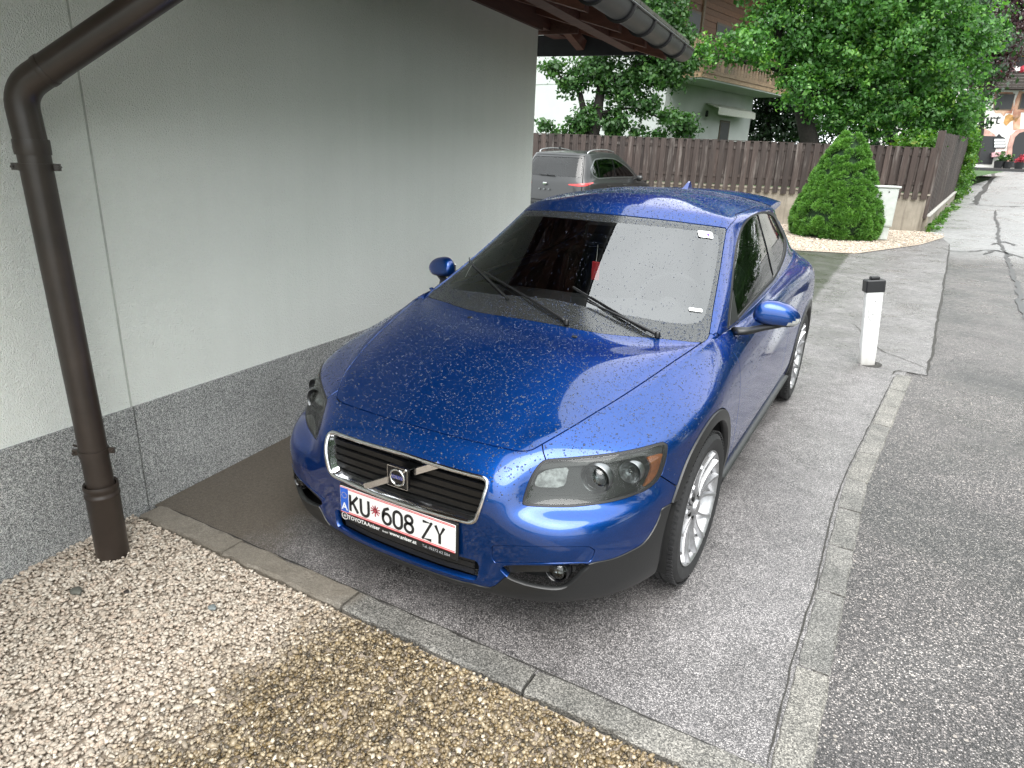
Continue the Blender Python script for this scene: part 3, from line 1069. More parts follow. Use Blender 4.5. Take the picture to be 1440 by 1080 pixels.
SL = .285
S_END = 5.45
beam('wall_plate', -9, s_end + .03, -.16, .035, WTOP, WTOP + .20, M['beam_wood'])
zs = WTOP + .235     # underside of the soffit above the wall
beam('eaves_purlin', s_end + .03, S_END - .06, -.14, .02, WTOP + .03, WTOP + .20, M['beam_wood'])
beam('eaves_purlin', -9, S_END - .05, .62, .74, zs - .12 - .62 * SL - .035, zs - SL * .74 - .002, M['rafter_wood'])
k = 0
o = 1.10
while o > -2.4:                    # soffit boards side by side
    o1 = o - .125
    beam('soffit_board', -9, S_END, o1 + .006, o, zs - SL * o1, zs - SL * o1 + .022, M['soffit_wood'], SL)
    o = o1
for s in np.arange(-6.2, 5.9, .82):
    beam('rafter', s, s + .09, -.1, 1.06, zs - .115 + SL * .1, zs - .003 + SL * .1, M['rafter_wood'], SL)
# knee braces below the overhanging end
for (s, dz) in ((s_end + .55, 0),):
    a, b = wp(s_end + .30, .02, 2.93), wp(S_END - .03, .16, 2.69)
    MB().tube([a, (a + b) / 2, b], 1.0, sq=[(-.045, -.05), (.045, -.05), (.045, .05), (-.045, .05)]).build('knee_brace', M['rafter_wood'], shed)
beam('gable_board', s_end + .25, s_end + .28, -2.6, .30, WTOP + .0, zs - .10, M['soffit_wood'])
beam('gable_board', s_end + .25, s_end + .275, -2.6, .10, zs - .095, zs - .02, M['soffit_wood'])
# verge board closing the far end
vb = MB()
op = [(-4.5, 2.60), (1.10, 2.60), (1.10, zs - SL * 1.10 + .02), (.50, 2.80), (-4.5, 2.80)]
vb.add([wp(S_END, o_, z_) for o_, z_ in op] + [wp(S_END + .03, o_, z_) for o_, z_ in op], [(0, 1, 2, 3, 4), (9, 8, 7, 6, 5)] + [(k_, (k_ + 1) % 5, 5 + (k_ + 1) % 5, 5 + k_) for k_ in range(5)]).build('verge_board', M['verge'], shed)
beam('verge_board', S_END, S_END + .025, -4.5, .20, 2.805, zs - .05, M['soffit_wood'])
# roof covering: courses of tiles, eave course proud
kz = zs + .05
for c in range(3):
    o = 1.21 - c * .30
    beam('tile_course', -9, S_END + .06, o - .34, o, kz - SL * (o - .34) + .018 * 1, kz - SL * (o - .34) + .045, M['roof_tile'], SL)
beam('roof_deck', -9, S_END + .05, -4.6, 1.14, kz + SL * 4.6 - .02, kz + SL * 4.6 + .012, M['roof_tile'], SL)
et = MB()
for s in np.arange(-3.0, S_END, .22):
    et.add([wp(s + d0, oo, zz) for d0 in (.008, .212) for (oo, zz) in ((.95, kz - SL * .95 + .047), (1.225, kz - SL * 1.225 + .047), (1.225, kz - SL * 1.225 + .075), (.95, kz - SL * .95 + .075))],
           [(0, 1, 2, 3), (7, 6, 5, 4), (0, 4, 5, 1), (1, 5, 6, 2), (2, 6, 7, 3), (3, 7, 4, 0)])
tl = et.build('eaves_tile', M['roof_tile'], shed)
tl['kind'] = 'stuff'
# gutter: half round, brackets, end cap
gt = empty('gutter', (0, 0, 0), 0, shed)
go, gzc, gr_ = 1.190, 2.635, .100
prof = [(math.cos(a), math.sin(a)) for a in np.linspace(math.pi, 2 * math.pi, 13)]
vs, fs = [], []
for s in (-9, S_END + .03):
    for r in (gr_, gr_ - .004):
        for (c, d) in (prof if r == gr_ else prof[::-1]): vs.append(wp(s, go + c * r, gzc + d * r))
n = 26
fs = [(k, (k + 1) % n, n + (k + 1) % n, n + k) for k in range(n)]
MB().add(vs, fs).build('gutter_trough', M['gutter'], gt, smooth=True, angle=40)
MB().tube([wp(-9, go + gr_ + .004, gzc + .004), wp(S_END + .03, go + gr_ + .004, gzc + .004)], .010, 10).build('gutter_bead', M['gutter'], gt, smooth=True, angle=60)
MB().add([wp(S_END + .03, go + c * gr_, gzc + d * gr_) for (c, d) in prof] + [wp(S_END + .036, go + c * gr_, gzc + d * gr_) for (c, d) in prof],
         [tuple(range(13)), tuple(range(13, 26))[::-1]] + [(k, k + 1, 14 + k, 13 + k) for k in range(12)]).build('gutter_end', M['gutter'], gt)
for s in np.arange(-2.4, S_END, .62):
    pts = [wp(s, go + c * (gr_ + .005), gzc + d * (gr_ + .005)) for (c, d) in prof]
    MB().tube(pts, 1.0, sq=[(-.014, -.003), (.014, -.003), (.014, .003), (-.014, .003)]).build('gutter_bracket', M['gutter'], gt)

# ------------------------------------------------------------------ downpipe
dp = empty('downpipe', (-1.25, -1.2, 0))
tag(dp, 'dark brown metal downpipe bending from the eaves to the pebbles in front of the wall', 'downpipe')
dv = lambda p: (p[0] + 1.25, p[1] + 1.2, p[2])
top = np.array([-.42, -.63, 2.455])
bend = np.array([-1.285, -1.22, 1.80])
path = [(-1.25, -1.2, .30), (-1.272, -1.212, 1.60)]
d1 = (top - bend) / np.linalg.norm(top - bend)
for t in np.linspace(0, 1, 9):
    p0, p1, p2 = np.array([-1.278, -1.216, 1.725]), bend, bend + d1 * .075
    path.append(tuple((1 - t) ** 2 * p0 + 2 * t * (1 - t) * p1 + t * t * p2))
path.append(tuple(top))
MB().tube([dv(p) for p in path], .0510, 32).build('pipe', M['pipe'], dp, smooth=True, angle=50)
MB().lathe([(.056, .33), (.0635, .335), (.0655, .325), (.0655, .315), (.0615, .310), (.0615, .297), (.0655, .292), (.0655, .283), (.0625, .278), (.0615, -.05)], (0, 0, 0), 'z', 32).build('standpipe', M['pipe'], dp, smooth=True, angle=45)


def ring(c, ax, r, w, name='pipe_collar'):
    a = np.array(c) - ax * w / 2; b = np.array(c) + ax * w / 2
    MB().tube([dv(a), dv(a + ax * w * .15), dv(b - ax * w * .15), dv(b)], [r * .985, r, r, r * .985], 32).build(name, M['pipe'], dp, smooth=True, angle=40)


zax = np.array([0, 0, 1.0])
ring((-1.273, -1.2125, 1.62), zax, .0560, .05)
ring(bend + d1 * .12, d1, .0535, .022)
for z in (1.555, .475):
    br = empty('pipe_bracket', (-.0169 * (z - .3), -.0092 * (z - .3), z), 0, dp)
    MB().lathe([(.0512, -.012), (.0550, -.012), (.0550, .012), (.0512, .012)], (0, 0, 0), 'z', 32).build('clamp', M['pipe'], br, smooth=True, angle=40)
    for sx in (-1, 1):
        u = np.array([.72, .69, 0]) * sx
        bx = MB().box(tuple(u * .062), (.026, .012, .024), rot=math.atan2(u[1], u[0]))
        bx.tube([u * .070 + np.array([.012, -.012, 0]), u * .070 + np.array([-.012, .012, 0])], .005, 8)
        bx.build('clamp_bolt', M['pipe'], br)
    nrm = -WN
    MB().tube([(0, 0, 0), tuple(nrm * .12)], .005, 8).build('wall_pin', M['pipe'], br)

# ================================================================== THE BLUE CAR
# The body is one smooth half surface: 16 contour rows (sill to roof centre) by 20 stations (nose to tail),
# which is then cut along the panel joints.
def car_net():
    ys = [0, .25, .5, .8, 1.2, 1.6, 2.0, 2.35, 2.64, 2.92]

    NI=20
    R=[None]*16
    # front stations 0..5 / corner 6 / side 7..16 / rear 17..19
    def side(xs,zs,dy=0): return [(xs[k],ys[k]+dy,zs[k]) for k in range(10)]
    c=lambda v:[v]*10
    R[0]=[(0,-.74,.175),(.2,-.735,.175),(.38,-.71,.175),(.53,-.65,.175),(.66,-.56,.175),(.75,-.44,.18),(.79,-.25,.19)]+side(c(.80),c(.19))+[(.74,3.12,.22),(.45,3.24,.22),(0,3.27,.22)]
    R[1]=[(0,-.84,.205),(.2,-.833,.207),(.39,-.805,.21),(.555,-.755,.214),(.69,-.648,.217),(.788,-.50,.222),(.85,-.28,.23)]+side(c(.846),c(.25))+[(.80,3.16,.28),(.48,3.30,.28),(0,3.34,.28)]
    R[2]=[(0,-.850,.30),(.2,-.845,.30),(.39,-.815,.30),(.57,-.780,.32),(.705,-.670,.32),(.805,-.505,.33),(.865,-.28,.33)]+side(c(.874),c(.40))+[(.82,3.18,.42),(.49,3.32,.42),(0,3.36,.42)]
    R[3]=[(0,-.862,.45),(.2,-.856,.45),(.39,-.83,.455),(.565,-.800,.500),(.705,-.690,.508),(.800,-.520,.510),(.865,-.28,.51)]+side([.882,.881,.878,.876,.874,.874,.876,.88,.884,.872],c(.55))+[(.82,3.17,.55),(.49,3.31,.56),(0,3.35,.56)]
    R[4]=[(0,-.855,.555),(.2,-.848,.555),(.398,-.834,.555),(.492,-.757,.556),(.655,-.655,.556),(.797,-.485,.563),(.866,-.25,.60)]+side([.883,.88,.877,.874,.872,.872,.876,.882,.886,.872],c(.67))+[(.81,3.14,.68),(.48,3.28,.68),(0,3.32,.68)]
    R[5]=[(0,-.828,.64),(.2,-.82,.64),(.394,-.806,.64),(.488,-.715,.64),(.65,-.605,.642),(.79,-.445,.655),(.857,-.215,.695)]+side([.872,.869,.865,.862,.861,.862,.868,.876,.88,.862],[.76,.775,.785,.80,.81,.82,.83,.84,.845,.845])+[(.79,3.11,.83),(.47,3.26,.82),(0,3.30,.81)]
    R[6]=[(0,-.765,.70),(.2,-.757,.70),(.375,-.738,.70),(.482,-.680,.708),(.62,-.57,.722),(.765,-.415,.742),(.832,-.2,.777)]+[(.83,.0,.815),(.833,.22,.848),(.836,.47,.868)]+side([0]*3+[.838,.84,.842,.846,.85,.85,.83],[0]*3+[.885,.90,.915,.93,.945,.95,.945])[3:]+[(.74,3.06,.93),(.44,3.2,.93),(0,3.24,.93)]
    R[7]=[(0,-.69,.735),(.2,-.684,.737),(.345,-.665,.738),(.462,-.615,.750),(.545,-.48,.783),(.605,-.315,.820),(.655,-.14,.855),(.695,.03,.888),(.73,.19,.914),(.755,.36,.938)]+side([0]*3+[.79,.80,.80,.80,.795,.785,.75],[0]*3+[.935,.955,.972,.99,1.0,1.0,.995])[3:]+[(.66,3.0,1.0),(.40,3.12,1.0),(0,3.15,1.0)]
    cowl=[(0,.16,.945),(.16,.166,.944),(.30,.186,.943),(.42,.212,.942),(.51,.238,.941),(.585,.265,.940),(.645,.292,.939),(.695,.318,.938),(.735,.345,.940),(.762,.43,.952)]
    dlo=[(.772,.78,.968),(.775,1.2,.988),(.772,1.6,1.008),(.762,2.0,1.03),(.745,2.33,1.05),(.715,2.58,1.075),(.66,2.78,1.09),(.55,2.90,1.09),(.35,3.0,1.08),(0,3.04,1.07)]
    R[10]=cowl+dlo
    # crown of the bonnet
    for j,t in ((8,.34),(9,.68)):
        row=[]
        for i in range(20):
            a=np.array(R[7][i]);b=np.array(R[10][i]);p=a*(1-t)+b*t
            if i<9:
                # arched longitudinally and laterally
                L=np.linalg.norm(a-b)
                p[2]+= .075*L*4*t*(1-t)*.54
            row.append(tuple(p))
        R[j]=row
    R[11]=[(0,.555,1.185),(.145,.56,1.183),(.27,.578,1.178),(.375,.605,1.172),(.46,.632,1.166),(.53,.66,1.16),(.585,.69,1.153),(.632,.72,1.145),(.668,.765,1.14),(.695,.88,1.145),(.707,1.08,1.165),(.712,1.32,1.185),(.712,1.64,1.20),(.705,1.97,1.21),(.69,2.26,1.215),(.66,2.48,1.215),(.60,2.66,1.21),(.48,2.80,1.20),(.3,2.87,1.195),(0,2.90,1.19)]
    R[12]=[(0,.93,1.378),(.13,.934,1.377),(.24,.946,1.373),(.335,.965,1.369),(.41,.988,1.363),(.475,1.013,1.356),(.53,1.042,1.348),(.572,1.075,1.339),(.60,1.13,1.332),(.622,1.24,1.336),(.634,1.38,1.345),(.64,1.55,1.352),(.64,1.77,1.354),(.635,2.0,1.348),(.62,2.22,1.335),(.59,2.40,1.318),(.54,2.55,1.305),(.43,2.66,1.30),(.27,2.71,1.30),(0,2.73,1.30)]
    R[13]=[(0,1.03,1.408),(.12,1.034,1.407),(.225,1.045,1.404),(.315,1.062,1.399),(.385,1.082,1.393),(.445,1.105,1.387),(.495,1.135,1.379),(.535,1.17,1.371),(.562,1.225,1.366),(.582,1.32,1.37),(.594,1.44,1.379),(.60,1.59,1.386),(.60,1.79,1.388),(.595,2.01,1.382),(.58,2.22,1.369),(.55,2.40,1.352),(.50,2.54,1.340),(.40,2.64,1.335),(.25,2.69,1.335),(0,2.71,1.335)]
    R[15]=[(0,1.30,1.448),(0,1.325,1.449),(0,1.35,1.4495),(0,1.38,1.450),(0,1.42,1.451),(0,1.46,1.452),(0,1.51,1.4525),(0,1.56,1.453),(0,1.62,1.453),(0,1.69,1.453),(0,1.77,1.452),(0,1.86,1.450),(0,1.96,1.447),(0,2.07,1.442),(0,2.18,1.436),(0,2.28,1.429),(0,2.37,1.422),(0,2.46,1.413),(0,2.53,1.405),(0,2.58,1.40)]
    row=[]
    for i in range(20):
        a=np.array(R[13][i]);b=np.array(R[15][i]);p=(a+b)/2
        k=abs(a[0])/.6
        p[2]+=.018*k+.006
        row.append(tuple(p))
    R[14]=row
    for j,d in ((12,.006),(13,.016),(14,.02),(15,.02)):
        R[j]=[(p[0],p[1],p[2]+d) for p in R[j]]
    return np.array([[list(map(float,p)) for p in r] for r in R])


def spline_mat(n, sub, corr=2):
    m = (n - 1) * sub + 1

    def basis(ts):
        B = np.zeros((len(ts), n + 2))
        for r, t in enumerate(ts):
            k = min(int(t), n - 2)
            f = t - k
            B[r, k:k + 4] = [(1 - f) ** 3 / 6, (3 * f ** 3 - 6 * f * f + 4) / 6, (-3 * f ** 3 + 3 * f * f + 3 * f + 1) / 6, f ** 3 / 6]
        E = np.zeros((n + 2, n))
        E[1:n + 1] = np.eye(n)
        E[0, 0], E[0, 1], E[n + 1, n - 1], E[n + 1, n - 2] = 2, -1, 2, -1
        return B @ E
    ts = np.arange(m) / sub
    S, K = basis(ts), basis(np.arange(n))
    Cc = np.eye(n)
    for _ in range(corr): Cc = Cc + .8 * (np.eye(n) - K @ Cc)
    return S @ Cc, ts


class Patch:
    """polygon soup with per-vertex fields: 0:3 position, 3:6 normal, 6 u, 7 v, 8:10 pixel in the photo"""

    def __init__(s, V, F):
        s.V, s.F = V, F

    def compact(s):
        used = sorted({i for f in s.F for i in f})
        mp = {o: n for n, o in enumerate(used)}
        return Patch(s.V[used], [tuple(mp[i] for i in f) for f in s.F])

    def clip(s, f):
        """keep where f <= 0"""
        f = np.asarray(f, float)
        f = np.where(np.abs(f) < 1e-7, -1e-7, f)
        neg = (f <= 0).tolist()
        fl = f.tolist()
        V = [*s.V]
        cache, out = {}, []
        for q in s.F:
            c = sum(neg[i] for i in q)
            if c == len(q): out.append(q); continue
            if c == 0: continue
            n = []
            for k in range(len(q)):
                a, b = q[k], q[(k + 1) % len(q)]
                if neg[a]: n.append(a)
                if neg[a] != neg[b]:
                    key = (a, b) if a < b else (b, a)
                    if key not in cache:
                        t = fl[a] / (fl[a] - fl[b])
                        cache[key] = len(V)
                        V.append(s.V[a] * (1 - t) + s.V[b] * t)
                    n.append(cache[key])
            if len(n) > 2: out.append(tuple(n))
        return Patch(np.array(V), out).compact()

    # scalar fields
    def px(s, poly): return sdf_poly(s.V[:, 8:10], poly)
    def uv(s, poly): return sdf_poly(s.V[:, 6:8], poly)
    def yz(s, poly): return sdf_poly(s.V[:, 1:3], poly)
    def xz(s, poly): return sdf_poly(s.V[:, [0, 2]], poly)
    def circ(s, y, z, r): return np.hypot(s.V[:, 1] - y, s.V[:, 2] - z) - r


def car_surface(si=10, sj=10):
    N = car_net()
    Mi, u = spline_mat(20, si)
    Mj, v = spline_mat(16, sj)
    P = np.einsum('ai,bj,jik->bak', Mi, Mj, N)
    P[:, 0, 0] = 0
    P[-1, :, 0] = 0
    # crisp ridge from the nose along the bonnet edge into the shoulder
    tap = np.clip((u - 2.2) / 1.0, 0, 1) * np.clip((9.6 - u) / 1.6, 0, 1)
    P[:, :, 2] += .010 * np.exp(-np.abs(v - 7.0) / .38)[:, None] * tap[None]
    du = np.gradient(P, axis=1)
    dv = np.gradient(P, axis=0)
    n = np.cross(du, dv)
    n /= np.linalg.norm(n, axis=2)[:, :, None] + 1e-12
    if n[40, 100, 0] < 0: n = -n
    n[:, 0, 0] = 0
    n[-1, :, 0] = 0
    n[-1, 0] = n[-2, 1] * [0, 1, 1]
    n /= np.linalg.norm(n, axis=2)[:, :, None] + 1e-12
    nj, ni = P.shape[:2]
    U, Vv = np.meshgrid(u, v)
    pos = P.reshape(-1, 3)
    V = np.concatenate([pos, n.reshape(-1, 3), U.reshape(-1, 1), Vv.reshape(-1, 1), to_px(pos)], 1)
    F = []
    for j in range(nj - 1):
        for i in range(ni - 1):
            a = j * ni + i
            F.append((a, a + 1, a + ni + 1, a + ni))
    # winding outward
    f = F[40 * (ni - 1) + 100]
    nn = np.cross(pos[f[1]] - pos[f[0]], pos[f[2]] - pos[f[0]])
    if nn @ V[f[0], 3:6] < 0: F = [q[::-1] for q in F]
    return Patch(V, F)


CARX = 0.0


def panel(name, pt, mat, parent, side=0, lip=.012, off=0.0, lipmat=None):
    """side 0: mirrored and welded over x=0; 1: left of the car (x>0); -1: its mirror image"""
    V, F = pt.V, pt.F
    pos = V[:, :3] + V[:, 3:6] * off
    nor = V[:, 3:6].copy()
    F = list(F)
    if side == 0:
        n = len(pos)
        on = np.abs(V[:, 0]) < 1e-5
        mp = {}
        P2, N2 = [*pos], [*nor]
        for i in range(n):
            if on[i]: mp[i] = i; P2[i] = pos[i] * [0, 1, 1]
            else:
                mp[i] = len(P2)
                P2.append(pos[i] * [-1, 1, 1]); N2.append(nor[i] * [-1, 1, 1])
        F = F + [tuple(mp[i] for i in q)[::-1] for q in F]
        pos, nor = np.array(P2), np.array(N2)
    elif side == -1:
        pos, nor = pos * [-1, 1, 1], nor * [-1, 1, 1]
        F = [q[::-1] for q in F]
    nmain = len(F)
    if lip:
        cnt = {}
        for q in F:
            for k in range(len(q)):
                a, b = q[k], q[(k + 1) % len(q)]
                key = (a, b) if a < b else (b, a)
                cnt[key] = None if key in cnt else (a, b)
        E = [e for e in cnt.values() if e]
        P2, N2 = [*pos], [*nor]
        top, bot = {}, {}
        for a, b in E:
            t = pos[b] - pos[a]
            o = np.cross(t, nor[a]); o = o / (np.linalg.norm(o) + 1e-12)
            for i in (a, b):
                if i not in top:
                    top[i] = len(P2); P2.append(pos[i]); N2.append(o + nor[i] * .6)
                    bot[i] = len(P2); P2.append(pos[i] - nor[i] * lip); N2.append(o)
            F.append((b, a, bot[a], bot[b]) if False else (top[b], top[a], bot[a], bot[b]))
        pos, nor = np.array(P2), np.array(N2)
    nor = nor / (np.linalg.norm(nor, axis=1)[:, None] + 1e-12)
    o = mesh_obj(name, pos, F, mat if lipmat is None else [mat, lipmat], parent, True, nor)
    if lipmat is not None:
        o.data.polygons.foreach_set('material_index', [0] * nmain + [1] * (len(F) - nmain))
    return o


def closed(pts, n=4):
    return catmull(pts, n, True)


HOOD_PX = [(300, 560), (470, 566), (518, 580), (560, 591.5), (590, 600.5), (640, 614), (690, 626), (722, 633), (736, 634.5), (748, 632.5), (760, 626), (800, 603), (836, 581),
           (872, 559), (910, 534), (945, 510), (985, 483), (996, 474), (985, 480.5), (950, 477.5), (920, 474.5), (885, 472), (849, 468.5), (813, 462.5), (780, 456), (747, 450), (663, 435), (500, 395), (300, 340)]
WS_PX = [(560, 270), (700, 289), (740, 292.5), (800, 296), (872, 302), (930, 308), (985, 315), (1014, 319), (1022, 321.5), (1020, 335), (1015.6, 364), (1010, 398), (1004, 431), (999, 463),
         (996, 475), (985, 481.5), (950, 478.5), (920, 475.5), (885, 473), (849, 469.5), (813, 463.5), (780, 457), (747, 451), (663, 436), (400, 380)]
HL_PX = [(767.4, 646), (800, 643), (850, 638), (890, 631.5), (920, 624), (931, 621.2), (937, 622.5), (940, 628), (938.5, 640), (935, 655), (929, 671), (918, 683.5), (904, 692),
         (880, 701), (854, 707.5), (820, 712), (796, 713.5), (760, 713), (740, 711.5), (734.5, 708), (738, 692), (746, 671), (756, 655)]
GR_PX = [(400, 584), (474, 609), (560, 636.5), (618, 655.5), (660, 667.5), (677, 671.8), (684, 676), (685, 683), (681, 697), (672, 724), (668, 731), (662, 733.2), (650, 731),
         (600, 717.5), (556, 703.5), (472, 671), (400, 640)]
FOG_PX = [(706, 796), (770, 795), (828, 793), (818, 806), (806, 818), (792, 827), (770, 828), (735, 821), (712, 811)]
INS_PX = [(696, 767.5), (760, 769), (824, 769), (833, 770), (836.5, 775), (832, 788), (825, 790.5), (760, 792), (700, 791), (692.5, 788), (692, 774)]
DLO_PX = [(1023, 462), (1024.2, 440), (1026.7, 417.8), (1029, 389), (1032, 362), (1035, 343), (1039, 329), (1043, 318), (1049, 309.5), (1057, 302.5), (1066.7, 298.5), (1076, 297), (1084.4, 298.5),
          (1090, 302), (1093.5, 307.5), (1099, 319), (1104.4, 331), (1107, 340), (1106.5, 353), (1102, 369), (1091, 391), (1080, 403.5), (1066.7, 417.8), (1052, 434), (1037.8, 451), (1028, 461.5)]
BLK_PX = [(640, 900), (640, 822), (690, 826), (712, 811), (735, 821), (770, 828), (792, 827), (806, 818), (818, 806), (828, 793), (860, 786), (884, 776), (904.6, 763.7), (919, 744), (928, 725), (936, 712), (1000, 700), (1000, 900)]


def blue_car():
    car = empty('parked_car')
    tag(car, 'wet metallic blue three-door hatchback with rain drops, parked beside the rendered wall', 'car')
    S = car_surface()
    paint, black, glass = M['paint'], M['trim'], M['glass']
    g = .0028         # half a panel gap in metres
    gp = .95          # the same in photo pixels near the nose

    HOOD, WS, HL, GR = (closed(q) for q in (HOOD_PX, WS_PX, HL_PX, GR_PX))
    FOG, INS, DLO, BLK = (closed(q) for q in (FOG_PX, INS_PX, DLO_PX, BLK_PX))
    BIG = 1e3

    def lim(p, f, cond):       # the traced outline only counts where cond holds
        return np.where(cond, f, BIG)
    V = lambda p: p.V

    def f_ws(p): return lim(p, p.px(WS), (V(p)[:, 7] > 9.6) & (V(p)[:, 7] < 12.6) & (V(p)[:, 6] < 10))
    def f_dlo(p): return lim(p, p.px(DLO), (V(p)[:, 7] > 9.2) & (V(p)[:, 7] < 13.2) & (V(p)[:, 6] > 8.4) & (V(p)[:, 1] < 2.60) & (V(p)[:, 0] > .52))
    def f_hl(p): return lim(p, p.px(HL), (V(p)[:, 7] < 7.5) & (V(p)[:, 6] > 2) & (V(p)[:, 6] < 8))
    def f_gr(p): return lim(p, p.px(GR), (V(p)[:, 6] < 3.6) & (V(p)[:, 7] > 2) & (V(p)[:, 7] < 6.5))
    def f_low(p): return p.xz(round_poly([(-.5, .245), (.325, .25), (.335, .335), (-.5, .335)], .25))
    def f_lowc(p): return lim(p, f_low(p), (V(p)[:, 6] < 5) & (V(p)[:, 1] < -.5))
    def f_fog(p): return lim(p, p.px(FOG), V(p)[:, 6] < 6.5)
    def f_ins(p): return lim(p, p.px(INS), V(p)[:, 6] < 6.5)
    def f_hood(p): return lim(p, p.px(HOOD), (V(p)[:, 7] > 6) & (V(p)[:, 7] < 10.4) & (V(p)[:, 6] < 10))
    R1, R2 = .366, .412
    WZ = .326
    def f_arch(p, r): return np.where(V(p)[:, 7] < 7, np.minimum(p.circ(0, WZ, r), p.circ(2.64, WZ, r)), BIG)

    # openings
    S1 = S.clip(-f_arch(S, R1))
    glass_ws = S1.clip(f_ws(S1))
    S1 = S1.clip(-f_ws(S1))
    dlo = S1.clip(f_dlo(S1))
    S1 = S1.clip(-f_dlo(S1))
    lamp = S1.clip(f_hl(S1) + gp * .7)
    gril = S1.clip(f_gr(S1))
    low = S1.clip(f_lowc(S1))
    fog = S1.clip(f_fog(S1))
    # black shell underneath, seen through the joints
    sh = S1
    for fn in (f_hl, f_gr, f_lowc, f_fog): sh = sh.clip(-fn(sh))
    sh = sh.clip(-sh.uv([(7.2, 6.4), (12.2, 6.4), (12.2, 10.6), (7.2, 10.6)]))
    panel('body_shell', sh, M['void'], car, 0, lip=.0, off=-.014)
    # plastic: wheel arch trims, sills, lower bumper
    S2 = S1.clip(-f_hl(S1) + gp * .3).clip
    S2 = S1
    for fn in (f_hl, f_gr, f_lowc, f_fog): S2 = S2.clip(-fn(S2))
    arch = S2.clip(f_arch(S2, R2) + g)
    archx = arch.clip(-lim(arch, arch.px(BLK), V(arch)[:, 6] < 7))
    for nm, lo, hi in (('f', -1, 1.5), ('r', 1.5, 4)):
        a = archx.clip(V(archx)[:, 1] - hi).clip
        q = archx.clip(V(archx)[:, 1] - hi)
        q = q.clip(lo - V(q)[:, 1])
        for sd_ in (1, -1):
            panel('wheel_arch_trim', q, black, car, sd_, lip=.03, off=.006)
    S3 = S2.clip(-f_arch(S2, R2) + g)

    def f_sill(p): return np.where((V(p)[:, 1] > .2) & (V(p)[:, 1] < 2.5) & (V(p)[:, 6] > 6), V(p)[:, 2] - .292, BIG)
    sill = S3.clip(f_sill(S3) + g)
    for sd_ in (1, -1): panel('sill_trim', sill, black, car, sd_, lip=.03, off=.024)
    S3 = S3.clip(-f_sill(S3) + g)

    def f_blk(p): return lim(p, np.minimum(p.px(BLK), (V(p)[:, 2] - .232) * 250), (V(p)[:, 6] < 8) & (V(p)[:, 7] < 5))
    blk = S3.clip(f_blk(S3) + gp * .4)
    panel('lower_bumper', blk, black, car, 0, lip=.02, off=.003)
    S3 = S3.clip(-f_blk(S3) + gp * .4)
    # bonnet
    hood = S3.clip(f_hood(S3) + gp)
    panel('bonnet', hood, paint, car, 0, lip=.018)
    S3 = S3.clip(-f_hood(S3) + gp)
    # front bumper: everything ahead of the bonnet and below the joint beside the lamp
    BUMP_PX = [(0, 560), (470, 560), (700, 600), (762, 622), (764, 636), (768, 648), (800, 660), (930, 670), (952, 684), (1040, 684), (1040, 1000), (0, 1000)]

    def f_bump(p): return lim(p, p.px(BUMP_PX), (V(p)[:, 6] < 7.5) & (V(p)[:, 7] < 8))
    bump = S3.clip(f_bump(S3) + gp)
    ins = bump.clip(f_ins(bump) + gp * .5)
    bump = bump.clip(-f_ins(bump) + gp * .5)
    panel('front_bumper', bump, paint, car, 0, lip=.025)
    for sd_ in (1, -1): panel('bumper_insert', ins, paint, car, sd_, lip=.01, off=-.0015)
    S3 = S3.clip(-f_bump(S3) + gp)
    # wing
    FEND = [(-1, -1), (9.55, -1), (9.55, 3), (9.38, 5.6), (9.3, 6.6), (9.05, 7.6), (8.35, 9.6), (8.0, 10.05), (-1, 10.05)]
    FEND_YZ = [(-2, 0), (.505, 0), (.502, .55), (.47, .75), (.445, .86), (.40, .93), (.36, .965), (-2, .965)]

    def f_fend(p): return lim(p, p.yz(FEND_YZ), V(p)[:, 7] < 10.3)
    fend = S3.clip(f_fend(S3) + g)
    for sd_ in (1, -1): panel('front_wing', fend, paint, car, sd_, lip=.014)
    S3 = S3.clip(-f_fend(S3) + g)
    # door skin below the windows
    DOOR = [(.30, 0), (.30, .99)] + [(.42, 1.10), (1.0, 1.10), (1.72, 1.10), (1.76, 1.0), (1.84, .90), (1.87, .80), (1.86, .62), (1.80, .42), (1.70, .2)]

    def f_door(p): return lim(p, p.yz(DOOR), (V(p)[:, 7] < 10.02) & (V(p)[:, 6] > 7))
    door = S3.clip(f_door(S3) + g)
    doors = []
    for sd_ in (1, -1): doors.append(panel('door', door, paint, car, sd_, lip=.014))
    S3 = S3.clip(-f_door(S3) + g)
    # roof
    ROOF = [(-1, 11.9), (7.35, 11.9), (7.9, 12.35), (8.7, 12.95), (19.5, 13.0), (19.5, 16), (-1, 16)]
    roof = S3.clip(S3.uv(ROOF) + .03)
    panel('roof', roof, paint, car, 0, lip=.008)
    S3 = S3.clip(-S3.uv(ROOF) + .03)
    # tailgate, rear bumper, tail lamps
    TAIL = [(1108, 342), (1120, 342.5), (1130, 346), (1137, 351.5), (1136, 356), (1128, 353), (1118, 350)]
    f_tail = lambda p: lim(p, np.minimum(p.px(TAIL), p.uv([(16.9, 5.0), (17.6, 5.0), (17.5, 7.8), (17.0, 7.8)]) * 40), (V(p)[:, 1] > 2.7) & (V(p)[:, 7] < 9))
    tail = S3.clip(f_tail(S3))
    for sd_ in (1, -1): panel('tail_light', tail, M['red_lens'], car, sd_, lip=.01, off=.002)
    S3 = S3.clip(-f_tail(S3))
    gate_uv = [(17.75, 3.6), (20, 3.6), (20, 13.2), (17.9, 13.2)]
    gate = S3.clip(S3.uv(gate_uv) + .03)
    gg = gate.clip(gate.uv([(17.95, 6.8), (20, 6.8), (20, 12.2), (18.1, 12.2)]))
    gate = gate.clip(-gate.uv([(17.95, 6.8), (20, 6.8), (20, 12.2), (18.1, 12.2)]))
    tg = panel('tailgate', gate, paint, car, 0, lip=.01)
    panel('rear_window', gg, glass, tg, 0, lip=0)
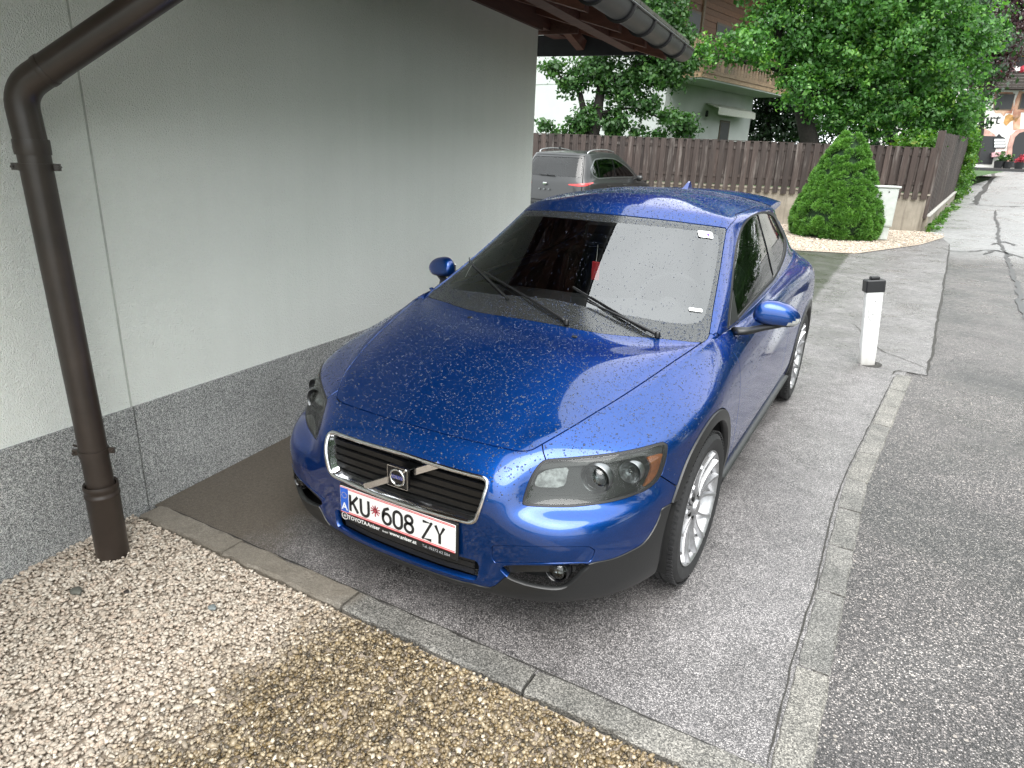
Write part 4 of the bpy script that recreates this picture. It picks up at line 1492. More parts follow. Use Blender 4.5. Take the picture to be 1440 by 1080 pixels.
    S3 = S3.clip(-S3.uv(gate_uv) + .03)
    rb_uv = [(15.95, -1), (20, -1), (20, 3.6), (16.2, 3.6)]
    rb = S3.clip(S3.uv(rb_uv) + .02)
    panel('rear_bumper', rb, paint, car, 0, lip=.01)
    S3 = S3.clip(-S3.uv(rb_uv) + .02)
    for sd_ in (1, -1): panel('body_side', S3, paint, car, sd_, lip=.012)

    # -------- glazing
    wsc = glass_ws.clip(f_ws(glass_ws) + 1.0)
    inner = [(690, 300), (760, 306), (870, 313), (960, 322), (1003, 328), (1010, 333), (1011, 345), (1005, 385), (995, 432), (989, 447), (978, 454), (950, 454), (900, 446), (850, 437), (800, 425), (740, 412), (660, 393), (560, 370)]
    ws_o = panel('windscreen', wsc.clip(wsc.px(closed(inner))), glass, car, 0, lip=0, off=-.002)
    band = wsc.clip(-wsc.px(closed(inner)))
    panel('screen_border', band, M['unswept_glass'], ws_o, 0, lip=0, off=-.002)
    panel('frit_band', band, M['frit'], ws_o, 0, lip=0, off=-.006)
    nS = len(S.V)
    bp = BVHTree.FromPolygons([tuple(p) for p in S.V[:, :3]] + [(-p[0], p[1], p[2]) for p in S.V[:, :3]], [tuple(q) for q in S.F] + [tuple(i + nS for i in q) for q in S.F])

    def hit(px, py, off=0.0, mirror=False):
        for ex in range(14):
            d = Vector(ray(px + (ex if px < 700 else -ex) * 1.5, py)).normalized()
            loc, nrm, idx, dist = bp.ray_cast(Vector(CAM), d)
            if loc is not None: break
        if loc is None:
            print('MISS', px, py); return np.array([0, 0, 1.0])
        if nrm.dot(d) > 0: nrm = -nrm
        return np.array(loc) + np.array(nrm) * off

    # side windows: black frame, door glass, quarter glass, bright lower strip
    BP = [(1064, 292), (1069, 292), (1083, 340), (1094, 385), (1100, 400), (1086, 404), (1089, 390), (1078, 343)]
    fr_in = lambda p: p.px(DLO) + 3.0
    bpf = lambda p: p.px(BP)
    sail = [(1018, 470), (1026, 400), (1029, 399), (1038, 450), (1030, 474)]
    for sd_ in (1, -1):
        wi = dlo.clip(fr_in(dlo))
        wi = wi.clip(-bpf(wi))
        cen = wi.px([(1000, 250), (1064, 292), (1080, 340), (1092, 395), (1100, 480), (1000, 500)])
        dg, qg = wi.clip(cen), wi.clip(-cen)
        dg = dg.clip(-dg.px(sail))
        dr = doors[0 if sd_ == 1 else 1]
        panel('side_window', dg, M['side_glass'], dr, sd_, lip=.003, off=-.006)
        panel('quarter_window', qg, M['side_glass'], car, sd_, lip=.003, off=-.006)
        fr = dlo.clip(-np.maximum(np.maximum(fr_in(dlo), -bpf(dlo)), -dlo.px(sail)))
        fr = dlo
        a = fr.clip(-fr_in(fr)); panel('window_seal', a, M['rubber'], car, sd_, lip=.008, off=-.001)
        b = fr.clip(bpf(fr)).clip
        b = fr.clip(bpf(fr)); b = b.clip(fr_in(b)); panel('pillar_cover', b, M['gloss_black'], car, sd_, lip=.006, off=-.001)
        c = fr.clip(fr.px(sail)); c = c.clip(fr_in(c)); panel('mirror_sail', c, black, car, sd_, lip=.006, off=.002)

    # -------- nose: grille, lower intake, fog recess
    void = M['void']
    panel('grille_recess', gril, void, car, 0, lip=0, off=-.065)
    panel('intake_recess', low, void, car, 0, lip=0, off=-.06)
    for sd_ in (1, -1): panel('fog_recess', fog, black, car, sd_, lip=0, off=-.055)

    def loop3d(poly, off):
        half = []
        for (x, y) in poly:
            h = hit(x, y, off)
            if h is None: continue
            half.append(h)
        return half
    # the outline for x >= 0, mirrored to a closed loop
    def mirror_loop(poly, off):
        pts = [p for p in loop3d(poly, off) if p[0] > .004]
        # start at the top centre
        a = np.array(pts)
        k0 = None
        n = len(a)
        d = [np.linalg.norm(a[(i + 1) % n] - a[i]) for i in range(n)]
        k0 = (int(np.argmax(d)) + 1) % n
        a = np.roll(a, -k0, axis=0)
        s0 = a[0] * [0, 1, 1] + [0, 0, 0]
        s1 = a[-1] * [0, 1, 1]
        fullp = [s0] + list(a) + [s1] + [p * [-1, 1, 1] for p in a[::-1]]
        return np.array(fullp)
    gl = mirror_loop(closed(GR_PX, 5), .004)
    gri = empty('grille', (0, 0, 0), 0, car)
    fr = MB().tube(gl, 1.0, closed=True, sq=[(.0060 * math.cos(t), .0085 * math.sin(t)) for t in np.linspace(0, 2 * math.pi, 10, endpoint=False)])
    # an inner chrome return leaning back into the opening
    ce = gl.mean(0)
    ringo = gl + [0, .003, 0]
    ringi = ce + (gl - ce) * [.955, 1, .86] + [0, .034, 0]
    n = len(gl)
    fr.add(list(ringo) + list(ringi), [(k, (k + 1) % n, n + (k + 1) % n, n + k) for k in range(n)])
    fr.build('grille_frame', M['chrome'], gri, smooth=True, angle=50)
    zt, zb = gl[:, 2].max(), gl[:, 2].min()

    def gx(z):      # half width of the opening at height z, its surface y there
        r = gl[gl[:, 0] > 0]
        k = np.argsort(np.abs(r[:, 2] - z))[:2]
        k = [q for q in k if r[q, 0] > .2] or [0]
        return r[k, 0].max()
    def gy(x, z, d):
        q = S.V[(S.V[:, 6] < 5) & (S.V[:, 7] > 1) & (S.V[:, 7] < 7)]
        k = np.argmin((q[:, 0] - abs(x)) ** 2 + (q[:, 2] - z) ** 2)
        return q[k, 1] + d
    for k in range(6):
        z = zb + (zt - zb) * (k + .65) / 6.2
        hw = gx(z) - .018
        pts = [(x, gy(x, z, .030), z) for x in np.linspace(-hw, hw, 15)]
        MB().tube(pts, 1.0, sq=[(-.004, .011), (-.0015, -.012), (.0035, -.012), (.004, .009)]).build('grille_bar', M['grille_black'], gri, smooth=True, angle=40)
    mbv = MB()
    for x in np.linspace(-.24, .24, 7):
        mbv.tube([(x, gy(x, zb, .045), zb + .01), (x, gy(x, zt, .045), zt - .01)], .003, 6)
    mbv.build('grille_web', M['grille_black'], gri)
    # diagonal bar and badge
    def gp3(px, py, d): 
        q = on_axis(px, py, 1, -.85)
        for _ in range(6): q = on_axis(px, py, 1, gy(q[0], q[2], d))
        return q
    a_, b_ = gp3(513, 684, -.002), gp3(617, 653.5, -.002)
    MB().tube([a_, (a_ + b_) / 2, b_], 1.0, fix=(0, -1, 0), sq=[(-.0135, -.004), (-.011, .004), (.011, .004), (.0135, -.004)]).build('diagonal_bar', M['chrome'], gri)
    bc = gp3(560, 671, -.012)
    badge = empty('badge', tuple(bc), 0, gri)
    nb = MB().box((0, .006, 0), (.088, .018, .078), bev=.004).build('badge_plate', M['gloss_black'], badge)
    MB().tube([(.030 * math.cos(t), -.005, .030 * math.sin(t)) for t in np.linspace(0, 2 * math.pi, 28, endpoint=False)], .0042, 8, closed=True).build('badge_ring', M['chrome'], badge, smooth=True)
    fr2 = MB()
    for (sx, sz) in ((1, 0), (-1, 0), (0, 1), (0, -1)):
        fr2.box((sx * .0435, -.004, sz * .0385), (.002 if sx else .088, .003, .078 if sx else .002))
    fr2.build('badge_rim', M['chrome'], badge)
    ar = MB().prism([(-.006, 0), (.006, 0), (.006, .012), (.012, .006), (.014, .014), (.006, .016), (-.002, .010)], -.003, .003)
    MB().box((.031, -.005, .031), (.006, .004, .022), rot=Matrix.Rotation(math.radians(45), 3, 'Y')).build('badge_arrow', M['chrome'], badge)
    MB().box((0, -.004, 0), (.052, .003, .0135), bev=.001).build('badge_band', M['badge_blue'], badge)
    text_obj('badge_name', 'VOLVO', .0125, M['chrome'], (0, -.0062, -.0045), badge, sx=1.15)

    # -------- number plate
    pc = np.array([0, -.8655, .4165])
    np_ = empty('number_plate', tuple(pc), 0, car)
    holder = MB().box((0, .006, -.012), (.534, .012, .146), bev=.003).build('plate_holder', black, np_)
    MB().box((0, -.0015, 0), (.520, .004, .108), bev=.001).build('plate_face', M['plate_white'], np_)
    MB().box((-.2385, -.0042, 0), (.037, .0012, .098)).build('country_band', M['plate_blue'], np_)
    red = MB()
    for z in (.0525, .0475, -.0475, -.0525): red.box((0, -.0040, z), (.518, .001, .0022))
    red.build('red_stripe', M['plate_red'], np_)
    text_obj('country_letter', 'A', .030, M['plate_white'], (-.2385, -.0052, -.040), np_, bold=.0008)
    st = MB()
    for k in range(12):
        a = 2 * math.pi * k / 12
        st.box((-.2385 + .0115 * math.cos(a), -.0050, .020 + .0115 * math.sin(a)), (.0022, .0006, .0022))
    st.build('country_stars', M['star_yellow'], np_)
    plate_glyphs(np_)
    text_obj('dealer_name', '\u2295TOYOTA', .0158, M['plate_white'], (-.258, -.0015, -.0775), np_, align='LEFT', sx=1.0, bold=.0004)
    text_obj('dealer_name', 'Aniser', .0162, M['plate_white'], (-.134, -.0015, -.0775), np_, align='LEFT', sx=1.0, bold=.0003)
    text_obj('dealer_name', 'GmbH', .007, M['plate_white'], (-.062, -.0015, -.0775), np_, align='LEFT')
    text_obj('dealer_site', 'www.aniser.at', .0150, M['plate_white'], (-.028, -.0015, -.0775), np_, align='LEFT', sx=1.0, bold=.0003)
    text_obj('dealer_phone', 'Tel. 05372 62 584', .0105, M['plate_grey'], (.118, -.0015, -.0765), np_, align='LEFT', sx=1.1)

    # -------- fog lamps and lower slats
    for sd_ in (1, -1):
        fg = empty('fog_lamp', (0, 0, 0), 0, car)
        h = hit(783, 809, -.022)
        c = h * [sd_, 1, 1]
        MB().lathe([(.044, .05), (.044, .0), (.040, -.006), (.036, -.002), (.034, .004)], c, 'y', 28).build('fog_bezel', M['gloss_black'], fg, smooth=True, angle=40)
        MB().lathe([(.035, .004), (.030, -.006), (.018, -.013), (.0, -.015)], c, 'y', 28).build('fog_lens', M['lamp_glass'], fg, smooth=True)
        MB().lathe([(.0, .020), (.020, .014), (.033, .002)], c, 'y', 24).build('fog_reflector', M['chrome'], fg, smooth=True)
        for (a0, a1) in (((709, 800), (818, 798)), ((713, 807), (812, 808))):
            pts = []
            for t in np.linspace(0, 1, 10):
                q = hit(a0[0] + (a1[0] - a0[0]) * t, a0[1] + (a1[1] - a0[1]) * t, -.028)
                pts.append(q * [sd_, 1, 1])
            MB().tube(pts, 1.0, sq=[(-.004, .012), (-.004, -.01), (.004, -.01), (.004, .012)]).build('fog_slat', black, fg)
    for z in (.268, .292, .316):
        pts = [(x, gy(x, z, .03), z) for x in np.linspace(-.30, .30, 13)]
        MB().tube(pts, 1.0, sq=[(-.003, .01), (-.003, -.01), (.003, -.01), (.003, .01)]).build('intake_slat', black, car)

    # -------- head lamps
    for sd_ in (1, -1):
        hlp = empty('headlight', (0, 0, 0), 0, car)
        flip = np.array([sd_, 1, 1])
        rimz = lamp.clip(-(lamp.px(HL) + 4.6))
        panel('lamp_seal', rimz, M['rubber'], hlp, sd_, lip=.02, off=.0005)
        panel('lamp_cover', lamp.clip(lamp.px(HL) + 4.0), M['lamp_cover'], hlp, sd_, lip=0, off=.001)
        panel('lamp_housing', lamp, M['lamp_grey'], hlp, sd_, lip=0, off=-.045)
        # side wall of the bowl
        hs = lamp
        panel('lamp_bowl', lamp.clip(-(lamp.px(HL) + 4.0)), M['lamp_dark'], hlp, sd_, lip=.05, off=-.007)
        amb = lamp.clip(lamp.px(closed([(913, 643), (925, 640), (935, 637), (936, 652), (930, 668), (921, 680), (907, 687), (913, 675), (919, 658)])))
        panel('indicator', amb, M['amber'], hlp, sd_, lip=.01, off=-.008)
        eyeb = lamp.clip(lamp.px([(760, 640), (940, 610), (945, 640), (905, 640), (850, 652), (800, 656), (756, 662)]))
        panel('lamp_brow', eyeb, M['lamp_dark'], hlp, sd_, lip=.0, off=-.016)

        def lens(px, py, r, name, depth=.034, proj=True):
            c = hit(px, py, -depth) * flip
            MB().lathe([(r * 1.28, .02), (r * 1.28, -.006), (r * 1.18, -.012), (r * 1.05, -.004), (r, .0)], c, 'y', 32).build('lamp_ring', M['chrome_soft'], hlp, smooth=True, angle=40)
            if proj:
                MB().lathe([(r, .0), (r * .9, -.010), (r * .62, -.020), (r * .3, -.025), (0, -.0265)], c, 'y', 32).build(name, M['lamp_glass'], hlp, smooth=True)
                MB().lathe([(r * 1.0, .004), (r * .55, .018), (0, .024)], c, 'y', 24).build('lamp_reflector', M['chrome_soft'], hlp, smooth=True)
            else:
                MB().lathe([(r, .0), (r * .8, .010), (r * .5, .018), (r * .30, .020)], c, 'y', 14).build(name, M['chrome_soft'], hlp)
                MB().lathe([(r * .34, .02), (r * .34, -.004), (r * .2, -.010), (0, -.012)], c, 'y', 16).build('lamp_bulb', M['lamp_glass'], hlp, smooth=True)
        lens(841, 673, .043, 'projector_lens', .020)
        lens(891, 664, .033, 'high_beam', .018, False)
        # faceted inner reflector
        poly = [(754, 684), (760, 668), (772, 661), (803, 657), (801, 664), (797, 683), (790, 687), (760, 687)]
        rf = lamp.clip(lamp.px(poly))
        panel('inner_reflector', rf, M['reflector'], hlp, sd_, lip=.006, off=-.030)
        for k in range(3):
            x0 = 806 + k * 9
            w = lamp.clip(lamp.px([(x0 - 40, 694 + k * 2), (x0 + 40, 696 + k * 2), (x0 + 40, 698 + k * 2), (x0 - 40, 696 + k * 2)]))
            if len(w.F): panel('housing_rib', w, M['lamp_dark'], hlp, sd_, lip=.004, off=-.04)

    # -------- wheels
    for (x, y, rz) in ((.772, 0, -.03), (-.772, 0, -.03), (.772, 2.64, 0), (-.772, 2.64, 0)):
        wheel(car, x, y, .322, rz)
        lin = MB()
        s_ = 1 if x > 0 else -1
        n = 24
        vs, fs = [], []
        for k in range(n + 1):
            a = -.35 + (math.pi + .7) * k / n
            for xx in (s_ * .855, s_ * .56):
                vs.append((xx, y + .372 * math.cos(a), .326 + .372 * math.sin(a)))
        for k in range(n): fs.append((2 * k, 2 * k + 1, 2 * k + 3, 2 * k + 2))
        vs.append((s_ * .56, y, .326)); c = len(vs) - 1
        for k in range(n): fs.append((2 * k + 1, c, 2 * k + 3))
        lin.add(vs, fs).build('wheel_well', void, car, fix=False)
    MB().box((0, 1.30, .2), (1.35, 3.2, .05)).build('underbody', void, car)

    # -------- door mirrors
    for sd_ in (1, -1):
        mr = empty('wing_mirror', (0, 0, 0), 0, car)
        mir = lambda mb: ([setattr(mb, 'v', [(p[0] * sd_, p[1], p[2]) for p in mb.v])], mb)[1]
        # housing: superellipsoid, flatter behind, drooping outwards
        nu, nv = 28, 20
        grid = []
        for a in range(nv + 1):
            ph = -math.pi / 2 + math.pi * a / nv
            row = []
            for b in range(nu):
                th = 2 * math.pi * b / nu
                sg = lambda w, e: math.copysign(abs(w) ** e, w)
                X = sg(math.cos(ph), .62) * sg(math.cos(th), .66)
                Y = sg(math.cos(ph), .62) * sg(math.sin(th), .66)
                Z = sg(math.sin(ph), .85)
                x = .942 + X * .100
                top = .072 - .014 * X - .014 * X * X
                z = .988 + (Z * top if Z > 0 else Z * .040) - .004 * X
                y = .745 + (Y * .062 if Y < 0 else Y * .035) + .030 * X
                row.append((x, y, z))
            grid.append(row)
        vs = [p for r in grid for p in r]
        cap, low_, ind = [], [], []
        for a in range(nv):
            for b in range(nu):
                q = (a * nu + b, a * nu + (b + 1) % nu, (a + 1) * nu + (b + 1) % nu, (a + 1) * nu + b)
                c = np.mean([vs[i] for i in q], axis=0)
                zc = .962 + .02 * max(0, (c[0] - .99) / .05)
                if c[2] < .960: low_.append(q)
                elif c[0] > .985 and c[2] < .962 + (c[0] - .975) * .50 and c[1] < .80: ind.append(q)
                elif c[1] > .772 + .03 * (c[0] - .945) / .093: low_.append(q)
                else: cap.append(q)
        for nm, fs, mt in (('mirror_cap', cap, paint), ('mirror_housing', low_, black), ('mirror_indicator', ind, M['clear_lens'])):
            mb = MB(); mb.add([(p[0] * sd_, p[1], p[2]) for p in vs], fs)
            ob = mb.build(nm, mt, mr, smooth=True)
            bm = bmesh.new(); bm.from_mesh(ob.data)
            bmesh.ops.delete(bm, geom=[v_ for v_ in bm.verts if not v_.link_faces], context='VERTS')
            bm.to_mesh(ob.data); bm.free()
        arm = MB().tube([(.80 * sd_, .56, .935), (.845 * sd_, .62, .932), (.895 * sd_, .69, .940), (.95 * sd_, .735, .952), (1.015 * sd_, .765, .965)], [.030, .026, .022, .022, .010], 12,
                        sq=[(math.cos(t), .62 * math.sin(t)) for t in np.linspace(0, 2 * math.pi, 12, endpoint=False)])
        arm.build('mirror_arm', black, mr, smooth=True)
        MB().box((.935 * sd_, .776, .985), (.13, .006, .075), bev=.003).build('mirror_glass', M['mirror'], mr)

    # -------- wipers
    def wiper(piv, tip_arm, b0, b1, lift):
        w = empty('wiper', (0, 0, 0), 0, car)
        p = [hit(*piv, .012), hit(piv[0] + (tip_arm[0] - piv[0]) * .5, piv[1] + (tip_arm[1] - piv[1]) * .5, .019), hit(*tip_arm, .018)]
        MB().tube(catmull(p, 6), list(np.linspace(.008, .0045, 13)), 8).build('wiper_arm', M['wiper_black'], w, smooth=True)
        MB().lathe([(.013, -.01), (.013, .008), (.009, .013), (0, .014)], hit(*piv, .012), 'z', 16).build('wiper_pivot', M['wiper_black'], w, smooth=True, angle=40)
        q = [hit(b0[0] + (b1[0] - b0[0]) * t, b0[1] + (b1[1] - b0[1]) * t, .007) for t in np.linspace(0, 1, 9)]
        MB().tube(q, 1.0, sq=[(-.004, -.002), (.004, -.002), (.0016, .007), (-.0016, .007)]).build('wiper_blade', M['wiper_black'], w)
        q2 = [a + np.array([0, -.003, .008]) for a in q[2:7]]
        MB().tube(q2, .004, 6).build('blade_bridge', M['wiper_black'], w)
        m_ = (p[0] + p[1]) / 2 + np.array([0, -.004, .010])
    wiper((924, 474), (826, 428), (806, 406), (908, 468), 0)
    wiper((797, 456), (683, 386), (656.5, 365), (716, 423), 0)

    # -------- inspection stickers on the screen, fin, spoiler
    def sticker(name, px, py, w, h, mat):
        c = hit(px, py, .0012)
        dx = hit(px + 6, py + .8, .0012) - c; dx /= np.linalg.norm(dx)
        dy = hit(px + 1, py - 6, .0012) - c; dy -= dx * (dx @ dy); dy /= np.linalg.norm(dy)
        nn = np.cross(dx, dy)
        if nn[2] < 0: nn = -nn
        return MB().sheet((c, dx, dy, nn), round_poly([(-w / 2, -h / 2), (w / 2, -h / 2), (w / 2, h / 2), (-w / 2, h / 2)], .2), .0008).build(name, mat, ws_o)
    sticker('toll_sticker', 992, 330, .075, .05, M['plate_white'])
    sticker('toll_mark', 988, 331, .022, .03, M['plate_red'])
    sticker('toll_mark', 997, 331, .022, .022, M['violet'])
    sticker('inspection_sticker', 732, 297.5, .05, .035, M['plate_white'])
    sticker('paper_note', 978, 436, .06, .022, M['plate_white'])
    fin = MB()
    prof = [(-.07, 0), (-.03, .018), (.01, .042), (.04, .055), (.055, .05), (.062, 0)]
    vs = []
    for (yy, zz) in prof:
        wv = .022 * (1 - zz / .07)
        vs += [(-wv, yy, zz), (wv, yy, zz)]
    fs = [(2 * k, 2 * k + 1, 2 * k + 3, 2 * k + 2) for k in range(len(prof) - 1)] + [tuple(range(0, 12, 2)), tuple(range(1, 12, 2))[::-1]]
    fin.add([(p[0], p[1] + 2.34, p[2] + 1.447) for p in vs], fs).build('antenna_fin', paint, car, smooth=True, angle=50)
    sp = MB()
    vs, fs = [], []
    nx = 25
    for k in range(nx):
        x = -.575 + 1.15 * k / (nx - 1)
        e = abs(x) / .575
        yb = 2.56 - .22 * e ** 2.2
        ye = 2.86 - .16 * e ** 3
        zt_ = 1.432 - .05 * e ** 2.6
        for (yy, zz) in ((yb, zt_ - .004), ((yb + ye) / 2, zt_ + .012), (ye, zt_ + .006), (ye, zt_ - .016), (yb + .03, zt_ - .06)):
            vs.append((x, yy, zz))
    for k in range(nx - 1):
        for m_ in range(4): fs.append((k * 5 + m_, k * 5 + m_ + 1, k * 5 + m_ + 6, k * 5 + m_ + 5))
    fs += [(0, 1, 2, 3, 4), tuple((nx - 1) * 5 + m_ for m_ in range(5))[::-1]]
    sp.add(vs, fs).build('roof_spoiler', paint, car, smooth=True, angle=45)

    # rain drops standing on the body and the glass
    def rain(name, pt, n, seed, rmin=.0011, rmax=.0048, flat=.40, rmed=.0019, minz=.0, parent=car, off=.0003):
        rs = np.random.RandomState(seed)
        T, A = [], []
        for q in pt.F:
            for k in range(1, len(q) - 1): T.append((q[0], q[k], q[k + 1]))
        T = np.array(T)
        a, b, c = (pt.V[T[:, k], :3] for k in range(3))
        nz = pt.V[T[:, 0], 5]
        area = np.linalg.norm(np.cross(b - a, c - a), axis=1) * np.clip(nz, .22, 1) * (nz > minz)
        k = rs.choice(len(T), n, p=area / area.sum())
        r1, r2 = rs.uniform(0, 1, n) ** .5, rs.uniform(0, 1, n)
        w = np.stack([1 - r1, r1 * (1 - r2), r1 * r2], 1)
        pv = sum(w[:, m_:m_ + 1] * pt.V[T[k, m_], :6] for m_ in range(3))
        P, Nn = pv[:, :3], pv[:, 3:6]
        Nn = Nn / np.linalg.norm(Nn, axis=1)[:, None]
        sg = np.where(rs.uniform(0, 1, n) < .5, -1, 1)[:, None]
        P = P * np.concatenate([sg, np.ones((n, 2))], 1); Nn = Nn * np.concatenate([sg, np.ones((n, 2))], 1)
        R = np.clip(np.exp(rs.normal(math.log(rmed), .38, n)), rmin, rmax)[:, None]
        t = np.cross(Nn, rs.normal(0, 1, (n, 3))); t /= np.linalg.norm(t, axis=1)[:, None]
        bb = np.cross(Nn, t)
        P = P + Nn * off
        rings = []
        el = rs.uniform(.8, 1.3, n)[:, None]
        for (rr, hh) in ((1.0, 0.0), (.72, .72)):
            for m_ in range(7):
                an = 2 * math.pi * m_ / 7
                rings.append(P + t * (R * rr * el * math.cos(an)) + bb * (R * rr / el * math.sin(an)) + Nn * (R * flat * hh))
        rings.append(P + Nn * R * flat)
        V = np.stack(rings, 1).reshape(-1, 3)
        f = []
        for m_ in range(7):
            l = (m_ + 1) % 7
            f += [(m_, l, 7 + l), (m_, 7 + l, 7 + m_), (7 + m_, 7 + l, 14)]
        F = (np.array(f)[None] + (np.arange(n) * 15)[:, None, None]).reshape(-1, 3)
        me = bpy.data.meshes.new(name)
        me.vertices.add(len(V)); me.vertices.foreach_set('co', V.ravel())
        me.loops.add(F.size); me.loops.foreach_set('vertex_index', F.ravel().astype(np.int32))
        me.polygons.add(len(F)); me.polygons.foreach_set('loop_start', np.arange(0, F.size, 3, dtype=np.int32))
        me.polygons.foreach_set('use_smooth', np.ones(len(F), bool))
        me.update(calc_edges=True)
        me.materials.append(M['rain_water'])
        o = bpy.data.objects.new(name, me)
        o['kind'] = 'stuff'
        return link(o, parent)
    up_ = S2.clip(4.2 - S2.V[:, 7])
    rain('rain_drops', up_, 42000, 5)
    rain('rain_drops', wsc.clip(wsc.px(closed(inner))), 900, 6, rmax=.0024, off=.0, rmed=.0014)
    rain('rain_drops', wsc.clip(-wsc.px(closed(inner))), 2600, 8, rmax=.0036, off=.0, rmed=.0017)
    # washer jets, door handle
    for (px_, py_) in ((808, 474), (661, 447)):
        h = hit(px_, py_, .002)
        MB().box(tuple(h), (.026, .016, .010), bev=.004).build('washer_jet', black, car)
    for sd_ in (1, -1):
        MB().tube([(.872 * sd_, 1.60, .815), (.895 * sd_, 1.64, .822), (.895 * sd_, 1.74, .826), (.873 * sd_, 1.79, .828)], [.010, .014, .014, .010], 10).build('door_handle', paint, doors[0 if sd_ == 1 else 1], smooth=True)

    # -------- interior
    it = M['interior']
    dash = MB()
    pr = [(.62, .60), (.50, .86), (.42, .93), (.62, .965), (.80, .95), (.86, .90), (.84, .70)]
    vs, fs = [], []
    nx = 13
    for k in range(nx):
        x = -.66 + 1.32 * k / (nx - 1)
        for (yy, zz) in pr: vs.append((x, yy + .08 * (1 - (x / .66) ** 2) - .08, zz + (.02 if .15 < x < .55 and zz > .9 else 0)))
    L = len(pr)
    for k in range(nx - 1):
        for m_ in range(L): fs.append((k * L + m_, k * L + (m_ + 1) % L, (k + 1) * L + (m_ + 1) % L, (k + 1) * L + m_))
    dash.add(vs, fs).build('dashboard', it, car, smooth=True, angle=40)
    stw = empty('steering_wheel', (.36, .98, .90), 0, car)
    stw.rotation_euler = (math.radians(68), 0, 0)
    MB().tube([(.185 * math.cos(t), .185 * math.sin(t), 0) for t in np.linspace(0, 2 * math.pi, 36, endpoint=False)], .015, 10, closed=True).build('wheel_rim', it, stw, smooth=True)
    sw = MB().lathe([(.0, .02), (.06, .02), (.065, -.02), (0, -.03)], (0, 0, 0), 'z', 20)
    for a in (0, math.pi, -math.pi / 2): sw.box((.11 * math.cos(a), .11 * math.sin(a), 0), (.15, .03, .014), rot=a)
    sw.build('wheel_hub', it, stw, smooth=True, angle=40)
    for (x, y, w) in ((.36, 1.42, .50), (-.36, 1.42, .50), (.33, 2.2, .5), (-.33, 2.2, .5)):
        se = empty('seat', (x, y, .30), 0, car)
        MB().box((0, -.1, .18), (w, .5, .16), bev=.06).build('cushion', it, se, smooth=True, angle=60)
        MB().box((0, .22, .48), (w * .96, .16, .60), rot=Matrix.Rotation(math.radians(-14), 3, 'X'), bev=.06).build('seat_back', it, se, smooth=True, angle=60)
        MB().box((0, .33, .86), (w * .52, .09, .17), rot=Matrix.Rotation(math.radians(-10), 3, 'X'), bev=.04).build('headrest', it, se, smooth=True, angle=60)
    MB().box((0, 2.83, .88), (1.26, .36, .48), bev=.05).build('boot_trim', it, car)
    rm = MB().box((0, .93, 1.285), (.23, .03, .065), bev=.012).build('rear_view_mirror', it, car)
    MB().tube([(-.02, .86, 1.21), (-.022, .86, 1.12)], .0015, 5).build('hanging_cord', M['plate_white'], car)
    MB().box((-.022, .86, 1.07), (.045, .006, .10), bev=.006).build('air_freshener', M['plate_red'], car)
    MB().box((0, 1.5, .32), (1.4, 2.2, .04)).build('cabin_floor', it, car)
    MB().box((0, 1.75, 1.385), (1.0, 1.3, .012)).build('headliner', M['headliner'], car)
    return car


